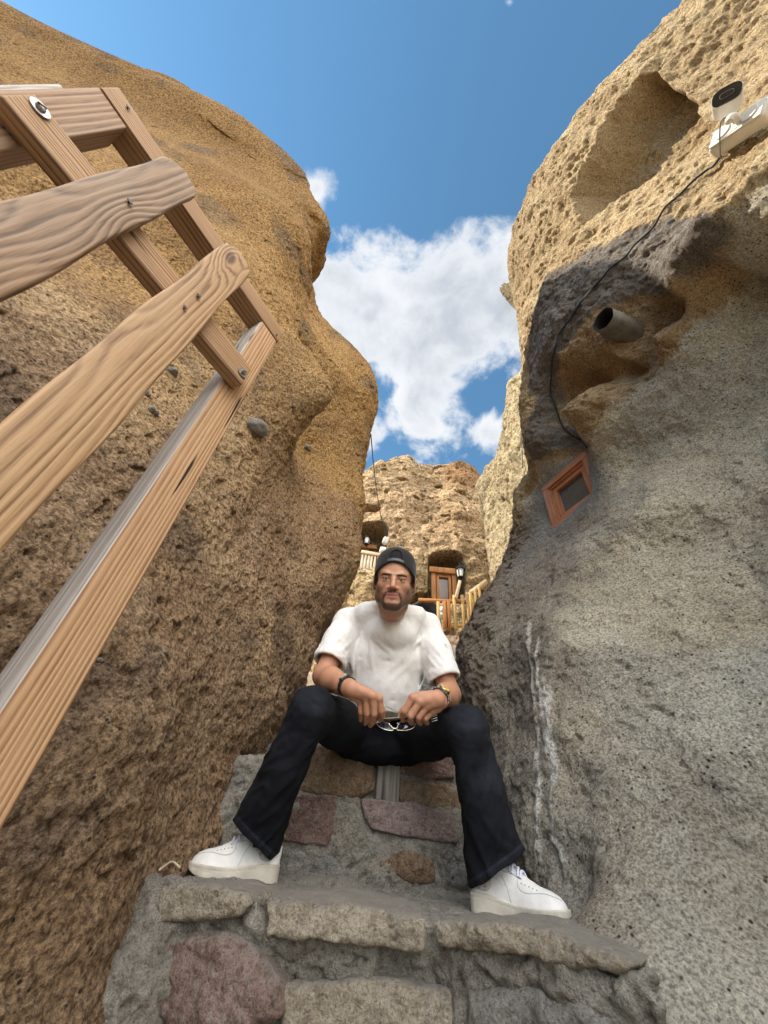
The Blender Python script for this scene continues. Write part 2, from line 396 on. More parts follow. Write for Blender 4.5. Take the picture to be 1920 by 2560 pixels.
def m_wood(name, light, dark, freq=110.0, knot=1.0, seed=0.0, wear=0.3, rough=0.65, gray=(0.36, 0.32, 0.28)):
    """grain runs along the part's own Z, rings across its X"""
    m, g = new_mat(name); co0 = g.n('TexCoord').outputs['Object']
    co = g.vm('ADD', co0, (seed, seed*1.7, seed*2.3)).outputs[0]
    st = g.vm('MULTIPLY', co, (1, 1, 0.10)).outputs[0]
    sx = g.n('SeparateXYZ', {0: co})
    kn = g.n('TexVoronoi', {'Vector': g.vm('MULTIPLY', co, (1, .35, 0.42)).outputs[0], 'Scale': 9.0}).outputs['Distance']
    kb = g.math('POWER', 2.718, g.math('MULTIPLY', g.math('POWER', g.math('DIVIDE', kn, 0.30), 2.0), -1.0))
    ph = g.math('ADD', g.math('MULTIPLY', g.math('ADD', sx.outputs[0], g.math('MULTIPLY', sx.outputs[1], 0.6)), freq*2), g.math('MULTIPLY', g.noise(st, 9, 3, 0.5), 8.0))
    ph = g.math('ADD', ph, g.math('MULTIPLY', kb, 16.0*knot))
    irr = g.noise(g.vm('MULTIPLY', co, (1, 1, 0.02)).outputs[0], 34, 2, 0.5); ph = g.math('ADD', ph, g.math('MULTIPLY', irr, 16.0))
    lw = g.noise(g.vm('MULTIPLY', co, (1, 1, 0.05)).outputs[0], 60, 3, 0.6)
    wv = g.math('ADD', g.math('ADD', g.math('MULTIPLY', g.math('SINE', ph), 0.5), 0.5), g.math('MULTIPLY', g.math('SUBTRACT', lw, 0.42), 1.1))
    fib = g.noise(g.vm('MULTIPLY', co, (1, 1, 0.03)).outputs[0], 420, 4, 0.7)
    line = g.ramp(g.math('ADD', wv, g.math('MULTIPLY', g.math('SUBTRACT', fib, 0.5), 0.7)), [(0.02, 1.0), (0.26, 0.40), (0.62, 0.0)])
    col = g.mix(line, light, dark)
    col = g.mix(g.ramp(kn, [(0.07, 0.85*min(1, knot)), (0.13, 0.0)]), col, (0.09, 0.045, 0.022))
    col = g.mix(g.ramp(g.noise(st, 6, 5, 0.6), [(0.42, 0.0), (0.68, wear)]), col, gray)
    col = g.mix(g.ramp(fib, [(0.3, 0.35), (0.5, 0.0)]), col, g.mix(1.0, col, (0.4, 0.35, 0.3), 'MULTIPLY'))
    crack = g.ramp(g.noise(g.vm('MULTIPLY', co, (1, 1, 0.045)).outputs[0], 55, 2, 0.4, 0.4), [(0.27, 1.0), (0.30, 0.0)])
    col = g.mix(crack, col, (0.03, 0.018, 0.01))
    bmp = g.math('SUBTRACT', g.math('MULTIPLY', wv, 0.6), g.math('MULTIPLY', crack, 2.0))
    bmp = g.math('ADD', bmp, g.math('MULTIPLY', fib, 0.5))
    finish(g, col, rough, bmp, 0.5, 0.0022, spec=0.3)
    return m
def m_flat(name, c, rough=0.5, spec=0.4, metal=0.0, nz=0.15, ns=40, bs=0.15, bd=0.002, **kw):
    m, g = new_mat(name); co = g.n('TexCoord').outputs['Object']
    n_ = g.noise(co, ns, 5, 0.6)
    col = g.mix(g.ramp(n_, [(0.3, nz), (0.6, 0.0)]), c, tuple(x*0.45 for x in c))
    finish(g, col, rough, n_, bs, bd, spec, metal, **kw); return m
# ------------------------------------------------------------------ terrain
M_EARTH = m_rock('dry_earth', s=0.8, bs=0.6)
def sheet(name, fn, ua, va, mat, parent=None, flip=False, zone=None):
    A, B = np.meshgrid(ua, va, indexing='ij'); V = fn(A, B).reshape(-1, 3)
    z = zone(V) if zone else np.tile(np.array([0.4, 0.33, 0.24]), (len(V), 1))
    return mesh_obj(name, V, grid_faces(len(ua), len(va), flip), mat, parent, attrs={'zone': z})
def ground_fn(a, b):
    p = np.stack([a, b, np.zeros_like(a)], -1)
    z = -0.42+0.05*fbm(p*1.2, 4)+sst(2.2, 9, b)*3.0+np.maximum(0, np.hypot(a, b)-14)*0.02*(1+fbm(p*0.03, 3))
    z = z+0.012*fbm(p*9, 4)*sst(6, 2, np.hypot(a, b))
    return np.stack([a, b, z], -1)
def warp(n, near, far): t = np.linspace(-1, 1, n); return np.sign(t)*(near*np.abs(t)+(far-near)*np.abs(t)**5)
g0 = sheet('ground', ground_fn, warp(260, 5, 900), warp(260, 5, 900), M_EARTH, zone=lambda V: np.tile(np.array([0.42, 0.36, 0.27]), (len(V), 1))*(1+0.15*fbm(V*0.8, 3))[:, None])
tag(g0, kind='structure', label='dusty earth floor below the steps')

# ------------------------------------------------------------------ left rock mound
def LP(px, py, X=None, Y=None):
    p = PX(px, py, X) if X is not None else PY(px, py, Y); return (p[1], p[2], p[0])
LC = [LP(230, 2500, X=-.53), LP(0, 2300, X=-.66), LP(0, 1900, X=-.76), LP(0, 1500, X=-.86), LP(0, 1000, X=-1.10), LP(0, 500, X=-1.9), LP(0, 180, X=-3.2),
      LP(300, 1250, X=-.92), LP(300, 800, X=-1.25), LP(300, 420, X=-1.9), LP(500, 560, X=-1.35), LP(600, 900, X=-.95), LP(700, 1200, X=-.72), LP(600, 1500, X=-.66),
      LP(450, 1500, X=-.74), LP(300, 1900, X=-.62), LP(640, 640, X=-1.15), LP(720, 1000, X=-.8), LP(800, 1000, X=-.55), LP(820, 1250, X=-.48), LP(480, 320, X=-2.2), LP(690, 500, X=-1.2),
      LP(500, 2080, Y=1.75), LP(390, 2180, Y=1.6), LP(600, 1900, Y=2.0), LP(700, 1750, Y=2.2), LP(800, 1560, Y=2.6),
      LP(895, 1400, Y=2.8), LP(905, 1250, Y=2.8), LP(912, 1150, Y=2.8), LP(928, 1060, Y=2.65), LP(944, 975, Y=2.5), LP(905, 895, Y=2.2), LP(850, 835, Y=1.97), LP(779, 765, Y=1.83), LP(788, 650, Y=1.45),
      LP(797, 555, Y=1.08), LP(742, 430, Y=.75), LP(600, 310, Y=.45), LP(400, 180, Y=.14), (-.1, 6.2, -4.5), (-.3, 7.2, -7.5),
      (-1, 0, -1.2), (-1, 2, -2.2), (-1, 4.5, -3.6), (-1, 6.2, -5.5), (-3, 0, -1.6), (-3, 2.5, -2.9), (-3, 6, -6.5),
      (1, 8, -10), (3, 7.2, -8), (5, 6, -7), (1.0, 5.5, -2.3), (1.0, 6.5, -5.5), (1.9, 5.0, -1.9), (1.7, 5.6, -3.4), (2.4, 4.75, -1.1), (2.6, 5.3, -2.8), (-.03, 5.2, -3.6), (.02, 5.9, -3.7), (.14, 5.85, -3.0), (.25, 5.75, -2.5), (1.35, 4.82, -1.03), (1.22, 4.87, -.99), (1.55, 4.68, -1.06), (1.25, 4.5, -1.04), (1.4, 4.2, -.98), (1.5, 3.85, -.95), (1.7, 3.9, -.86), (1.65, 4.3, -1.03), (1.3, 3.6, -.95), (-.05, 5.56, -3.45), (.13, 5.55, -2.72), (.3, 5.5, -2.08), (2.0, 4.0, -.52), (1.9, 3.4, -.62), (1.6, 3.2, -.82), (1.25, 5.2, -1.6), (1.5, 5.05, -1.55), (2.1, 4.6, -1.25),
      (3.3, 4.2, -.8), (3.4, 3.1, -.62), (3.5, 1.8, -.5), (3.4, .8, -.7), (4.6, .5, -1.2), (4.6, 2, -1.1), (4.6, 4, -1.8), (6.5, 0, -2), (6.5, 3, -2.8),
      (0, -.8, -.9), (1.5, -.8, -.45), (3, -.8, -.7), (1.2, .2, -.63), (1.6, .2, -.6)]
LT = TPS(LC, 0.0008)
def hitL(px, py):
    r = ray(px, py); ts = np.linspace(.2, 9, 2500)/np.linalg.norm(r); P_ = r[None]*ts[:, None]; f = P_[:, 0]-LT(P_[:, 1], P_[:, 2]); i = int(np.argmax(f < 0)); return P_[max(i, 1)]
CRK = [[tuple(hitL(*q)[1:]) for q in L_] for L_ in ([(509, 287), (545, 314), (606, 351), (636, 369), (642, 393), (697, 417), (727, 435), (751, 484)], [(590, 640), (640, 700), (690, 770), (720, 850)], [(470, 720), (520, 800), (600, 850)])]
def left_fn(a, b):
    x = np.minimum(LT(a, b), -0.14); p = np.stack([x, a, b], -1)
    x = np.maximum(x, -13)
    q = p*np.array([1, 1, 1.0])
    amp = sst(1.0, 2.6, -x)
    dd = (0.035+0.05*amp)*fbm(q*1.7+3, 3)+0.014*fbm(q*6.5, 4)+0.010*ridg(q*np.array([9, 9, 14]), 3)*sst(-.3, .3, fbm(q*2.2+5, 2))+0.0045*ridg(q*22+3, 2)+0.007*fbm(q*24, 3)
    pit = fbm(q*15+40, 2); dd = dd-0.02*sst(0.42, 0.62, pit)
    for k_, c_ in enumerate(CRK):
        dl = sdline(a, b, c_)+.03*fbm(p*4, 3); dd = dd-(.06, .02, .015)[k_]*sst(.045, .0, dl)+(.05, .01, .01)[k_]*sst(.30, .05, dl)*sst(.0, .06, dl)
    # ledge of harder rock near the crown
    zl = 4.75+0.6*sst(1.0, 0.2, a)+0.05*fbm(p*3, 3)
    dd = dd+0.07*sst(0.0, 0.04, b-zl)*sst(0.7, 0.1, b-zl)*sst(-1, .3, a)*sst(2.4, 1.6, a)
    return np.stack([x+dd, a+0.3*dd, b+0.2*dd], -1)
def left_zone(V):
    n_ = fbm(V*1.1+2, 4); n2_ = fbm(V*np.array([3, 3, 2.5])+7, 4)
    gold = np.array([0.58, 0.375, 0.165]); tan = np.array([0.62, 0.45, 0.27]); brn = np.array([0.41, 0.295, 0.20]); dk = np.array([0.20, 0.15, 0.12]); red = np.array([.46, .29, .17])
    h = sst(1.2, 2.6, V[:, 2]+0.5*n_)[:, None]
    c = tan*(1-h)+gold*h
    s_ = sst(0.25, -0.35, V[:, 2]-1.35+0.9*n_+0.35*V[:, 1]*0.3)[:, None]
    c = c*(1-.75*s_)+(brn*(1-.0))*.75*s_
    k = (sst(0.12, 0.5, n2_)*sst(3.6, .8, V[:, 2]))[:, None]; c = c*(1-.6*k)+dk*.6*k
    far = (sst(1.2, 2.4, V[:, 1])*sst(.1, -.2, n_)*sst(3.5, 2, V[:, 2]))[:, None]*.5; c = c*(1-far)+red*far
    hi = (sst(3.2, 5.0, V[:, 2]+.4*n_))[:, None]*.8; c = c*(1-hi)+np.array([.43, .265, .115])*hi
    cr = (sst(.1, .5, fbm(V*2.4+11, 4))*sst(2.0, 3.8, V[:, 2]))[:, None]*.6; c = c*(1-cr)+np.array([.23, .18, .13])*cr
    return c
M_ROCKL = m_rock('golden_tuff', s=1.0, bs=0.9, bd=0.019, spots=1.0, mott=1.0, ms=62)
ya = np.concatenate([np.linspace(-4, -0.4, 50), np.linspace(-0.38, 3.4, 620), np.linspace(3.45, 7, 40)])
za = np.concatenate([np.linspace(-0.8, 2.2, 420), np.linspace(2.21, 6.4, 420), np.linspace(6.45, 9, 30)])
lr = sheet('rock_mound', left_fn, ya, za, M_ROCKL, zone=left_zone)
tag(lr, 'huge golden brown tuff rock bulging up the left side behind the wooden railing', 'rock', kind='structure')

# ------------------------------------------------------------------ right rock house
def RP(px, py, X=None, Y=None):
    p = PX(px, py, X) if X is not None else PY(px, py, Y); return (p[1], p[2], p[0])
RC = [RP(1640, 2560, X=.60), RP(1600, 2400, X=.62), RP(1920, 2560, X=.76), RP(1920, 2300, X=.9), RP(1920, 2000, X=1.03), RP(1920, 1500, X=1.34), RP(1920, 1100, X=1.62), RP(1920, 850, X=1.76),
      RP(1650, 1800, X=.96), RP(1650, 1400, X=1.26), RP(1650, 1100, X=1.5), RP(1480, 2250, Y=1.45), RP(1380, 2050, Y=1.6), RP(1280, 1900, Y=1.85), RP(1190, 1740, Y=2.25), RP(1145, 1640, Y=2.5),
      RP(1170, 1560, Y=2.55), RP(1210, 1490, Y=2.55), RP(1250, 1415, Y=2.5), RP(1285, 1320, Y=2.4), RP(1303, 1230, Y=2.3), RP(1345, 1170, Y=2.12),
      (2.0, 2.11, 1.2), (1.604, 2.09, 1.358), (2.03, 1.70, 1.17), (1.62, 1.7, 1.30), (1.8, 1.35, 1.08), (1.3, -.1, .60), (1.6, -.1, .62), (1.15, -.25, .575), (1.3, 1.3, 1.3), (1.5, .7, .86), (1.9, .5, .70),
      RP(1480, 1100, X=1.41), RP(1560, 1000, X=1.54), RP(1640, 940, X=1.61), RP(1700, 880, X=1.65), RP(1780, 780, X=1.68), RP(1900, 700, X=1.73),
      RP(1430, 1020, X=1.18), RP(1440, 900, X=1.20), RP(1490, 780, X=1.24), RP(1520, 960, X=1.34), RP(1560, 900, X=1.38), RP(1640, 850, X=1.45), RP(1720, 790, X=1.50), RP(1680, 740, X=1.42), RP(1800, 650, X=1.50), RP(1920, 590, X=1.57),
      RP(1600, 560, X=1.42), RP(1380, 680, X=1.18), RP(1342, 800, X=1.10), RP(1338, 900, X=1.07), RP(1345, 1000, X=1.08), RP(1350, 1110, X=1.12), RP(1760, 540, X=1.55),
      RP(1312, 690, Y=1.36), RP(1365, 540, Y=.86), RP(1400, 430, Y=.52), RP(1500, 250, Y=.03), RP(1700, 30, X=1.9), RP(1840, 290, X=1.68), RP(1490, 550, X=1.36), RP(1640, 330, X=1.55), RP(1880, 430, X=1.62), RP(1920, 100, X=1.95),
      (-1.5, 0, 1.5), (-1.5, 2.5, 2.1), (-1.5, 4.5, 2.7), (-.3, 0, 1.25), (-.4, 1, 1.55), (-3, 0, 2), (-3, 4, 3), (0.4, 0.3, 1.15), (.3, 1.4, 1.65),
      (3.2, 0.0, .95), (3.2, .9, 1.15), (3.2, 1.6, 1.5), (3.1, 2.4, 1.9), (2.7, 2.8, 1.6), (2.6, 3.6, 1.8), (2.3, 3.3, 1.5), (2.2, 4.6, 2.2), (1.7, 5.2, 2.4), (0.9, 5.5, 2.3), (0.3, 5.6, 2.4), (-.5, 5.7, 3.0), (0.8, 6.2, 3.8), (-1, 6.4, 4.2), (3, 5.5, 4),
      (5, 0, 1.6), (5, 2, 2.4), (5, 4, 3.5), (0.8, -.8, .45), (2, -.8, .55), (4, -.8, 1.2), (-1, -.8, 1.2), (1.1, -.4, .56)]
RTP = TPS(RC, 0.0006)
def rx_base(a, b): return RTP(a, b)
def hitR(px, py, off=0.0):
    r = ray(px, py); t0, t1 = 0.15, 6.0; ts = np.linspace(t0, t1, 1500)/r[0]*1.0
    P = r[None]*ts[:, None]; f = P[:, 0]-rx_fine(P[:, 1], P[:, 2])
    i = int(np.argmax(f > 0)); p = P[max(i, 1)]
    return p-r/np.linalg.norm(r)*off
# niche cut in the upper rock
def rx_fine(a, b):
    return rx_base(a, b)+NICHE(a, b)
NICHE = lambda a, b: 0*a
npx = [(1432, 497), (1458, 566), (1560, 490), (1690, 400), (1765, 320), (1735, 262), (1640, 185), (1596, 205)]
NP = [tuple(hitR(*q)[1:]) for q in npx]
def NICHE(a, b):
    d = sdpoly(a, b, NP); n_ = 0.03*perlin(np.stack([a*6, b*6, 0*a], -1)); return 0.32*sst(0.01, -0.06, d+n_*.6)
def pz(pts): return [tuple(hitR(*q)[1:]) for q in pts]
Z_plaster = pz([(1345, 1168), (1400, 1140), (1480, 1105), (1490, 1060), (1560, 1005), (1640, 945), (1700, 880), (1780, 790), (1919, 700)])+[(-1.5, 2.5), (-3, 3), (-3, -.8), (2.5, -.8)]+pz([(1230, 1800), (1235, 1650), (1290, 1400), (1310, 1250)])
Z_orange = pz([(1480, 1100), (1450, 1060), (1405, 1060), (1402, 940), (1440, 850), (1500, 790), (1600, 740), (1700, 740), (1780, 680), (1850, 620), (1919, 590), (1919, 705), (1780, 790), (1700, 885), (1640, 950), (1560, 1010)])
Z_dark = pz([(1345, 1165), (1340, 1000), (1318, 900), (1330, 800), (1375, 690), (1480, 625), (1600, 570), (1700, 535), (1800, 555), (1919, 560), (1919, 600), (1850, 625), (1780, 685), (1700, 745), (1600, 745), (1500, 795), (1440, 855), (1402, 940), (1405, 1060), (1450, 1075), (1400, 1140)])  # dark band: grey rock with the left mound's shadow painted into its colour
STREAK = [pz([(1322, 1560), (1330, 1700), (1345, 1850), (1355, 2000), (1368, 2150)]), pz([(1362, 1700), (1375, 1850), (1395, 1980), (1420, 2150)]), pz([(1372, 1720), (1388, 1860), (1400, 1950)]), pz([(1345, 1600), (1352, 1750), (1360, 1800)])]
CRACK = pz([(1480, 1105), (1560, 1008), (1640, 948), (1700, 888), (1780, 798), (1919, 705)])
def right_fn(a, b):
    x = rx_fine(a, b); p = np.stack([x, a, b], -1)
    up_ = sst(0.03, -0.03, -sdpoly(a, b, Z_plaster)) if False else sst(-0.04, 0.05, sdpoly(a, b, Z_plaster))
    dd = 0.03*fbm(p*2.1+9, 3)+(0.014+.012*up_)*fbm(p*7, 4)+(0.004+0.005*up_)*ridg(p*np.array([14, 14, 18]), 3)+0.005*fbm(p*30, 3)
    dd = dd+(-0.018*sst(0.42, 0.6, fbm(p*16+4, 2)))*(0.3+.5*up_)
    dd = dd-0.05*up_*sst(0.16, 0.0, sdline(a, b, CRACK))*0+0.05*up_*sst(-.02, .05, sdpoly(a, b, Z_plaster))*sst(.5, .1, sdpoly(a, b, Z_plaster))*sst(1.9, 2.4, b)
    for s_ in STREAK: dd = dd+0.004*sst(0.02, 0.0, sdline(a, b, s_)+.006*fbm(p*30, 2))
    # keep the window's seat flat
    wy = sst(.32, .22, np.hypot((a-1.81), (b-1.90))); dd = dd*(1-wy); x = x+.20*sst(.160, .145, np.maximum(np.abs(a-1.802)*1.0, np.abs(b-1.893)))
    return np.stack([x-dd, a-0.35*dd, b-0.1*dd], -1)
def right_zone(V):
    a, b = V[:, 1], V[:, 2]; n_ = fbm(V*1.6, 4); n2_ = fbm(V*5+3, 3)
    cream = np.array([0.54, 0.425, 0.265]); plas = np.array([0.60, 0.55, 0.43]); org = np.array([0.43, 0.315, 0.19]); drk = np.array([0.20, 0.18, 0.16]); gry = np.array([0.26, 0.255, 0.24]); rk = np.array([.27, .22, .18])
    c = np.tile(cream, (len(V), 1)); jit = 0.045*n2_+.02*fbm(V*20, 2)
    def lay(poly, col, w_=0.02, s_=1.0):
        nonlocal c
        m_ = (sst(w_, -w_, sdpoly(a, b, poly)+jit)*s_)[:, None]; c = c*(1-m_)+np.asarray(col)*m_
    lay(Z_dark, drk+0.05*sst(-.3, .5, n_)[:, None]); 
    lay(Z_orange, org+(rk-org)*sst(.0, .5, n_)[:, None]*.6)
    edge = sst(1.0, .5, b)*sst(1.3, 1.8, a)
    lay(Z_plaster, plas)
    lo = sst(.75, .2, b+.25*n_)*sst(1.9, 1.0, a+.0*b) ; c = c*(1-.0*lo[:, None])
    wet = (sst(.25, .5, n_+.15)*sst(.2, -.02, sdpoly(a, b, Z_plaster)))[:, None]*.35; c = c*(1-wet)+gry*.8*wet
    cool = (sst(.0, .4, fbm(V*.9+21, 2))*sst(.02, -.02, sdpoly(a, b, Z_plaster)))[:, None]*.6; c = c*(1-cool)+np.array([.50, .50, .45])*cool
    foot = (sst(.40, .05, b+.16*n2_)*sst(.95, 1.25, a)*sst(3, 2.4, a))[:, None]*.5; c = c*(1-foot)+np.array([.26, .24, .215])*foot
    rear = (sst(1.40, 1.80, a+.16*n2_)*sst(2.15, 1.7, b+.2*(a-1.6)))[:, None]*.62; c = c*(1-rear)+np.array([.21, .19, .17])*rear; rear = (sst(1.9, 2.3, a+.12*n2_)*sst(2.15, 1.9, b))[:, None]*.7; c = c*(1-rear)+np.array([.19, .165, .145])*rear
    for s_ in STREAK:
        m_ = (sst(0.018, 0.006, sdline(a, b, s_)+.008*fbm(V*26, 2))*(.8+.3*fbm(V*30, 2)))[:, None]; c = c*(1-m_)+np.array([.88, .87, .82])*m_
    wf = (sst(.36, .25, np.maximum(abs(a-1.81), abs(b-1.9)*1.1)+.05*n2_))[:, None]*.75; c = c*(1-wf)+np.array([.27, .27, .255])*wf
    return c
M_ROCKR = m_rock('rough_plaster_and_tuff', s=1.15, bs=0.9, bd=0.013, spk=.6, spots=1.0, mott=.42, ms=60)
ROCKH = empty('rock_house', (1.3, 1.6, -.4), 'rock dwelling on the right, grey rough plaster below and sunlit tuff above', 'rock house')
ya2 = np.concatenate([np.linspace(-4, -0.8, 40), np.linspace(-0.79, 2.95, 640), np.linspace(3, 6, 30)])
za2 = np.concatenate([np.linspace(-0.8, 2.8, 600), np.linspace(2.806, 5.6, 380), np.linspace(5.62, 6.6, 12)])
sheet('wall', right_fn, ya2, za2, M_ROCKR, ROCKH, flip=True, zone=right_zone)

# ------------------------------------------------------------------ sunlit rock behind the right house
def QP(px, py, Y): p = PY(px, py, Y); return (p[1], p[2], p[0])
QC = [QP(1352, 525, 3.2), QP(1308, 700, 3.4), QP(1312, 780, 3.6), QP(1290, 950, 3.8), QP(1305, 1080, 3.9), QP(1255, 1130, 5.0), QP(1212, 1200, 5.6), QP(1195, 1330, 6.2), QP(1175, 1500, 6.8), QP(1150, 1600, 6.6), QP(1240, 1350, 5.2), QP(1250, 1480, 5.0), QP(1280, 1250, 4.6), QP(1220, 1540, 4.8),
      (2.4, 0, 1.9), (2.4, 4, 2.8), (2.4, 8, 4.2), (4, -.5, 1.6), (7.5, 1, 2.2), (7.5, 6, 3.6), (7.0, 8, 4.6), (6.2, 9, 5), (5, 9.5, 5), (4.6, 8, 4.0), (9, 3, 5), (9, 8, 6.5), (4.3, 10.5, 6), (3.6, 11.5, 5)]
QT = TPS(QC, .002)
def rear_fn(a, b):
    x = np.maximum(QT(a, b), .35*a+.02*(a-3)); p = np.stack([x, a, b], -1)
    dd = 0.10*fbm(p*1.1+5, 3)+0.04*fbm(p*4, 4)+0.03*ridg(p*np.array([6, 6, 5]), 3)-0.05*sst(.4, .6, fbm(p*5+4, 2))
    return np.stack([x-dd, a-.3*dd, b], -1)
M_ROCKB = m_rock('sunlit_tuff', s=0.45, bs=0.9, bd=0.05, spots=1.0)
rr = sheet('rock_slope', rear_fn, np.linspace(3.15, 9.5, 260), np.linspace(-.8, 10.5, 330), M_ROCKB, flip=True,
           zone=lambda V: np.array([0.56, 0.46, 0.29])*(1+0.10*fbm(V*1.2, 3))[:, None]*(1-.35*sst(.3, .6, fbm(V*2+8, 3)))[:, None])
tag(rr, 'pale sunlit tuff slope running down behind the right rock house', 'rock', kind='structure')

# ------------------------------------------------------------------ far cliff dwelling
YC = 9.0
top = [(820, 1240), (870, 1195), (905, 1180), (945, 1155), (985, 1143), (1005, 1133), (1035, 1137), (1050, 1150), (1062, 1152), (1075, 1146), (1110, 1150), (1150, 1148), (1190, 1152), (1210, 1172), (1240, 1205), (1330, 1210)]
TP_ = np.array([PY(x, y, YC)[[0, 2]] for x, y in top])
def ptc(px, py, Y=YC): p = PY(px, py, Y); return (p[0], p[2])
ALC = [ptc(*q) for q in ((860, 1310), (920, 1312), (962, 1322), (970, 1335), (968, 1420), (930, 1432), (860, 1440))]
DOR = [ptc(*q) for q in ((1066, 1412), (1078, 1400), (1130, 1398), (1150, 1410), (1158, 1440), (1155, 1520), (1066, 1520))]
CAV = [ptc(*q) for q in ((1020, 1520), (1036, 1500), (1060, 1494), (1084, 1505), (1096, 1540), (1098, 1600), (1010, 1600))]
HOLES = [(1004, 1202, .22, .10), (1097, 1158, .17, .07), (1098, 1210, .14, .08), (925, 1275, .42, .16), (960, 1180, .1, .05), (1012, 1174, .08, .05), (1150, 1240, .2, .1), (1040, 1250, .12, .05), (1110, 1300, .15, .06)]
def cliff_fn(a, b):
    ztop = np.interp(a, TP_[:, 0], TP_[:, 1]); t = b
    z = np.where(t < 1, 1.0+(ztop-1.0)*t, ztop+0.25*(1-np.exp(-(t-1)*3)))
    y = YC-0.75*sst(.55, .9, t)*0-0.9*sst(1.0, .1, t)*.6+3.0*np.maximum(0, t-1)+0.5*np.maximum(0, t-.9)*3
    p = np.stack([a, y, z], -1)
    dd = 0.24*fbm(p*.7, 3)+0.06*fbm(p*2.3, 4)+0.022*ridg(p*np.array([3, 3, 4.5]), 4)
    dd = dd-0.08*sst(.35, .6, fbm(p*3.4+5, 2))
    for (hx, hy, rw, rh) in HOLES:
        c_ = ptc(hx, hy); r_ = np.hypot((a-c_[0])/rw, (z-c_[1])/rh); dd = dd-.35*sst(1.15, .6, r_+.25*fbm(p*4, 2))
    y = y-dd*sst(0, .05, np.abs(t-5))
    y = y+0.9*sst(0.02, -.08, sdpoly(a, z, ALC))+0.75*sst(0.02, -.06, sdpoly(a, z, DOR))+2.0*sst(0.02, -.12, sdpoly(a, z, CAV))
    return np.stack([a, y, z], -1)
def cliff_zone(V):
    n_ = fbm(V*.9, 3); c = np.array([.64, .465, .28])*(1+.12*n_)[:, None]
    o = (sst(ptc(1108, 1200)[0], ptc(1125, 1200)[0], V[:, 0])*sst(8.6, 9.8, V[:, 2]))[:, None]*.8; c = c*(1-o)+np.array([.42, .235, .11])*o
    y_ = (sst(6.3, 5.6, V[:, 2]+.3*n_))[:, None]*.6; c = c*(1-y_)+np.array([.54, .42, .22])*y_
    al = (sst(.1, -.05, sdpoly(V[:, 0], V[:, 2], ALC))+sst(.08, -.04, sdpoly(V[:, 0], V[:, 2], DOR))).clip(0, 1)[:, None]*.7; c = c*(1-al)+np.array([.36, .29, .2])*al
    return c
M_ROCKC = m_rock('weathered_tuff', s=0.32, bs=1.0, bd=0.07, spots=.9)
CLIFF = empty('cave_dwelling', (1.0, YC, 1.0), 'weathered brown tuff cave dwelling with a wooden window and an alcove balcony, closing the alley', 'cave dwelling')
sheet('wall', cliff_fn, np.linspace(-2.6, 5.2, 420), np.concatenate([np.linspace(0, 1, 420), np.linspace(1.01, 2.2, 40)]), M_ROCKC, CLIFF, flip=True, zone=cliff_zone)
# ------------------------------------------------------------------ stone staircase
M_MORTAR = m_stone('grey_mortar', (0.34, 0.315, 0.27), (0.50, 0.475, 0.42), 1.3)
M_ST = {'tan': m_stone('tan_stone', (0.40, 0.35, 0.27), (0.54, 0.48, 0.385)), 'brown': m_stone('brown_stone', (0.27, 0.18, 0.11), (0.36, 0.26, 0.17)),
        'red': m_stone('red_stone', (0.28, 0.195, 0.165), (0.38, 0.28, 0.245)), 'pink': m_stone('pink_stone', (0.33, 0.24, 0.225), (0.42, 0.33, 0.31)),
        'maroon': m_stone('maroon_stone', (0.23, 0.145, 0.125), (0.31, 0.21, 0.18)), 'grey': m_stone('grey_stone', (0.26, 0.255, 0.24), (0.36, 0.35, 0.33)),
        'pale': m_stone('pale_stone', (0.34, 0.32, 0.27), (0.42, 0.39, 0.33)), 'brick': m_stone('brick_stone', (0.40, 0.22, 0.13), (0.5, 0.3, 0.19))}
STAIR = empty('stone_staircase', (0, 1.6, -.4), 'rough mortared stone stairs climbing the alley, dusty grey treads and mixed brown and pink stones', 'stairs')
def vplane(p0, p1):            # vertical plane through two plan points: (origin, along, normal towards the viewer)
    p0 = np.array([p0[0], p0[1], 0.]); u = np.array([p1[0], p1[1], 0.])-p0; u /= np.linalg.norm(u); return p0, u, np.array([u[1], -u[0], 0.])
def on_plane(px, py, pl): r = ray(px, py); o, u, n = pl; P = r*((o@n)/(r@n)); return ((P-o)@u, P[2])
def stone(px_poly, pl, depth, mat, proud=0.012, rnd=0.014, rough=0.007, h=0.005, name='stone', label=None, seed=0.0, inset=-0.005):
    o, u, n = pl; poly = [on_plane(x, y, pl) for x, y in px_poly]
    xs = [q[0] for q in poly]; zs = [q[1] for q in poly]; pad = 0.03
    s = SDF((min(xs)-pad, -pad-proud, min(zs)-pad), (max(xs)+pad, depth+pad, max(zs)+pad), h)
    def fn(p):
        q = p+seed; wob = 0.006*perlin(q*14)
        d2 = sdpoly(p[..., 0], p[..., 2], poly)+rnd+inset+wob
        dy = np.maximum(-proud-p[..., 1], p[..., 1]-depth)+rnd
        dy = dy+rough*1.9*perlin(q*7)+rough*1.3*ridg(q*19, 3)*.7
        e = np.stack([d2, dy], -1)
        d = np.linalg.norm(np.maximum(e, 0), axis=-1)+np.minimum(e.max(-1), 0)-rnd
        return d+0.0022*fbm(q*55, 2)+rough*.35*perlin(q*24)
    s.apply((min(xs)-pad, -pad-proud, min(zs)-pad), (max(xs)+pad, depth+pad, max(zs)+pad), fn, 1e-4)
    V, Q = s.mesh(); W = o+V[:, :1]*u-V[:, 1:2]*n+np.array([0, 0, 1.])*V[:, 2:3]
    ob = mesh_obj(name, W, Q, mat, STAIR)
    if label: ob['label'] = label
    return ob
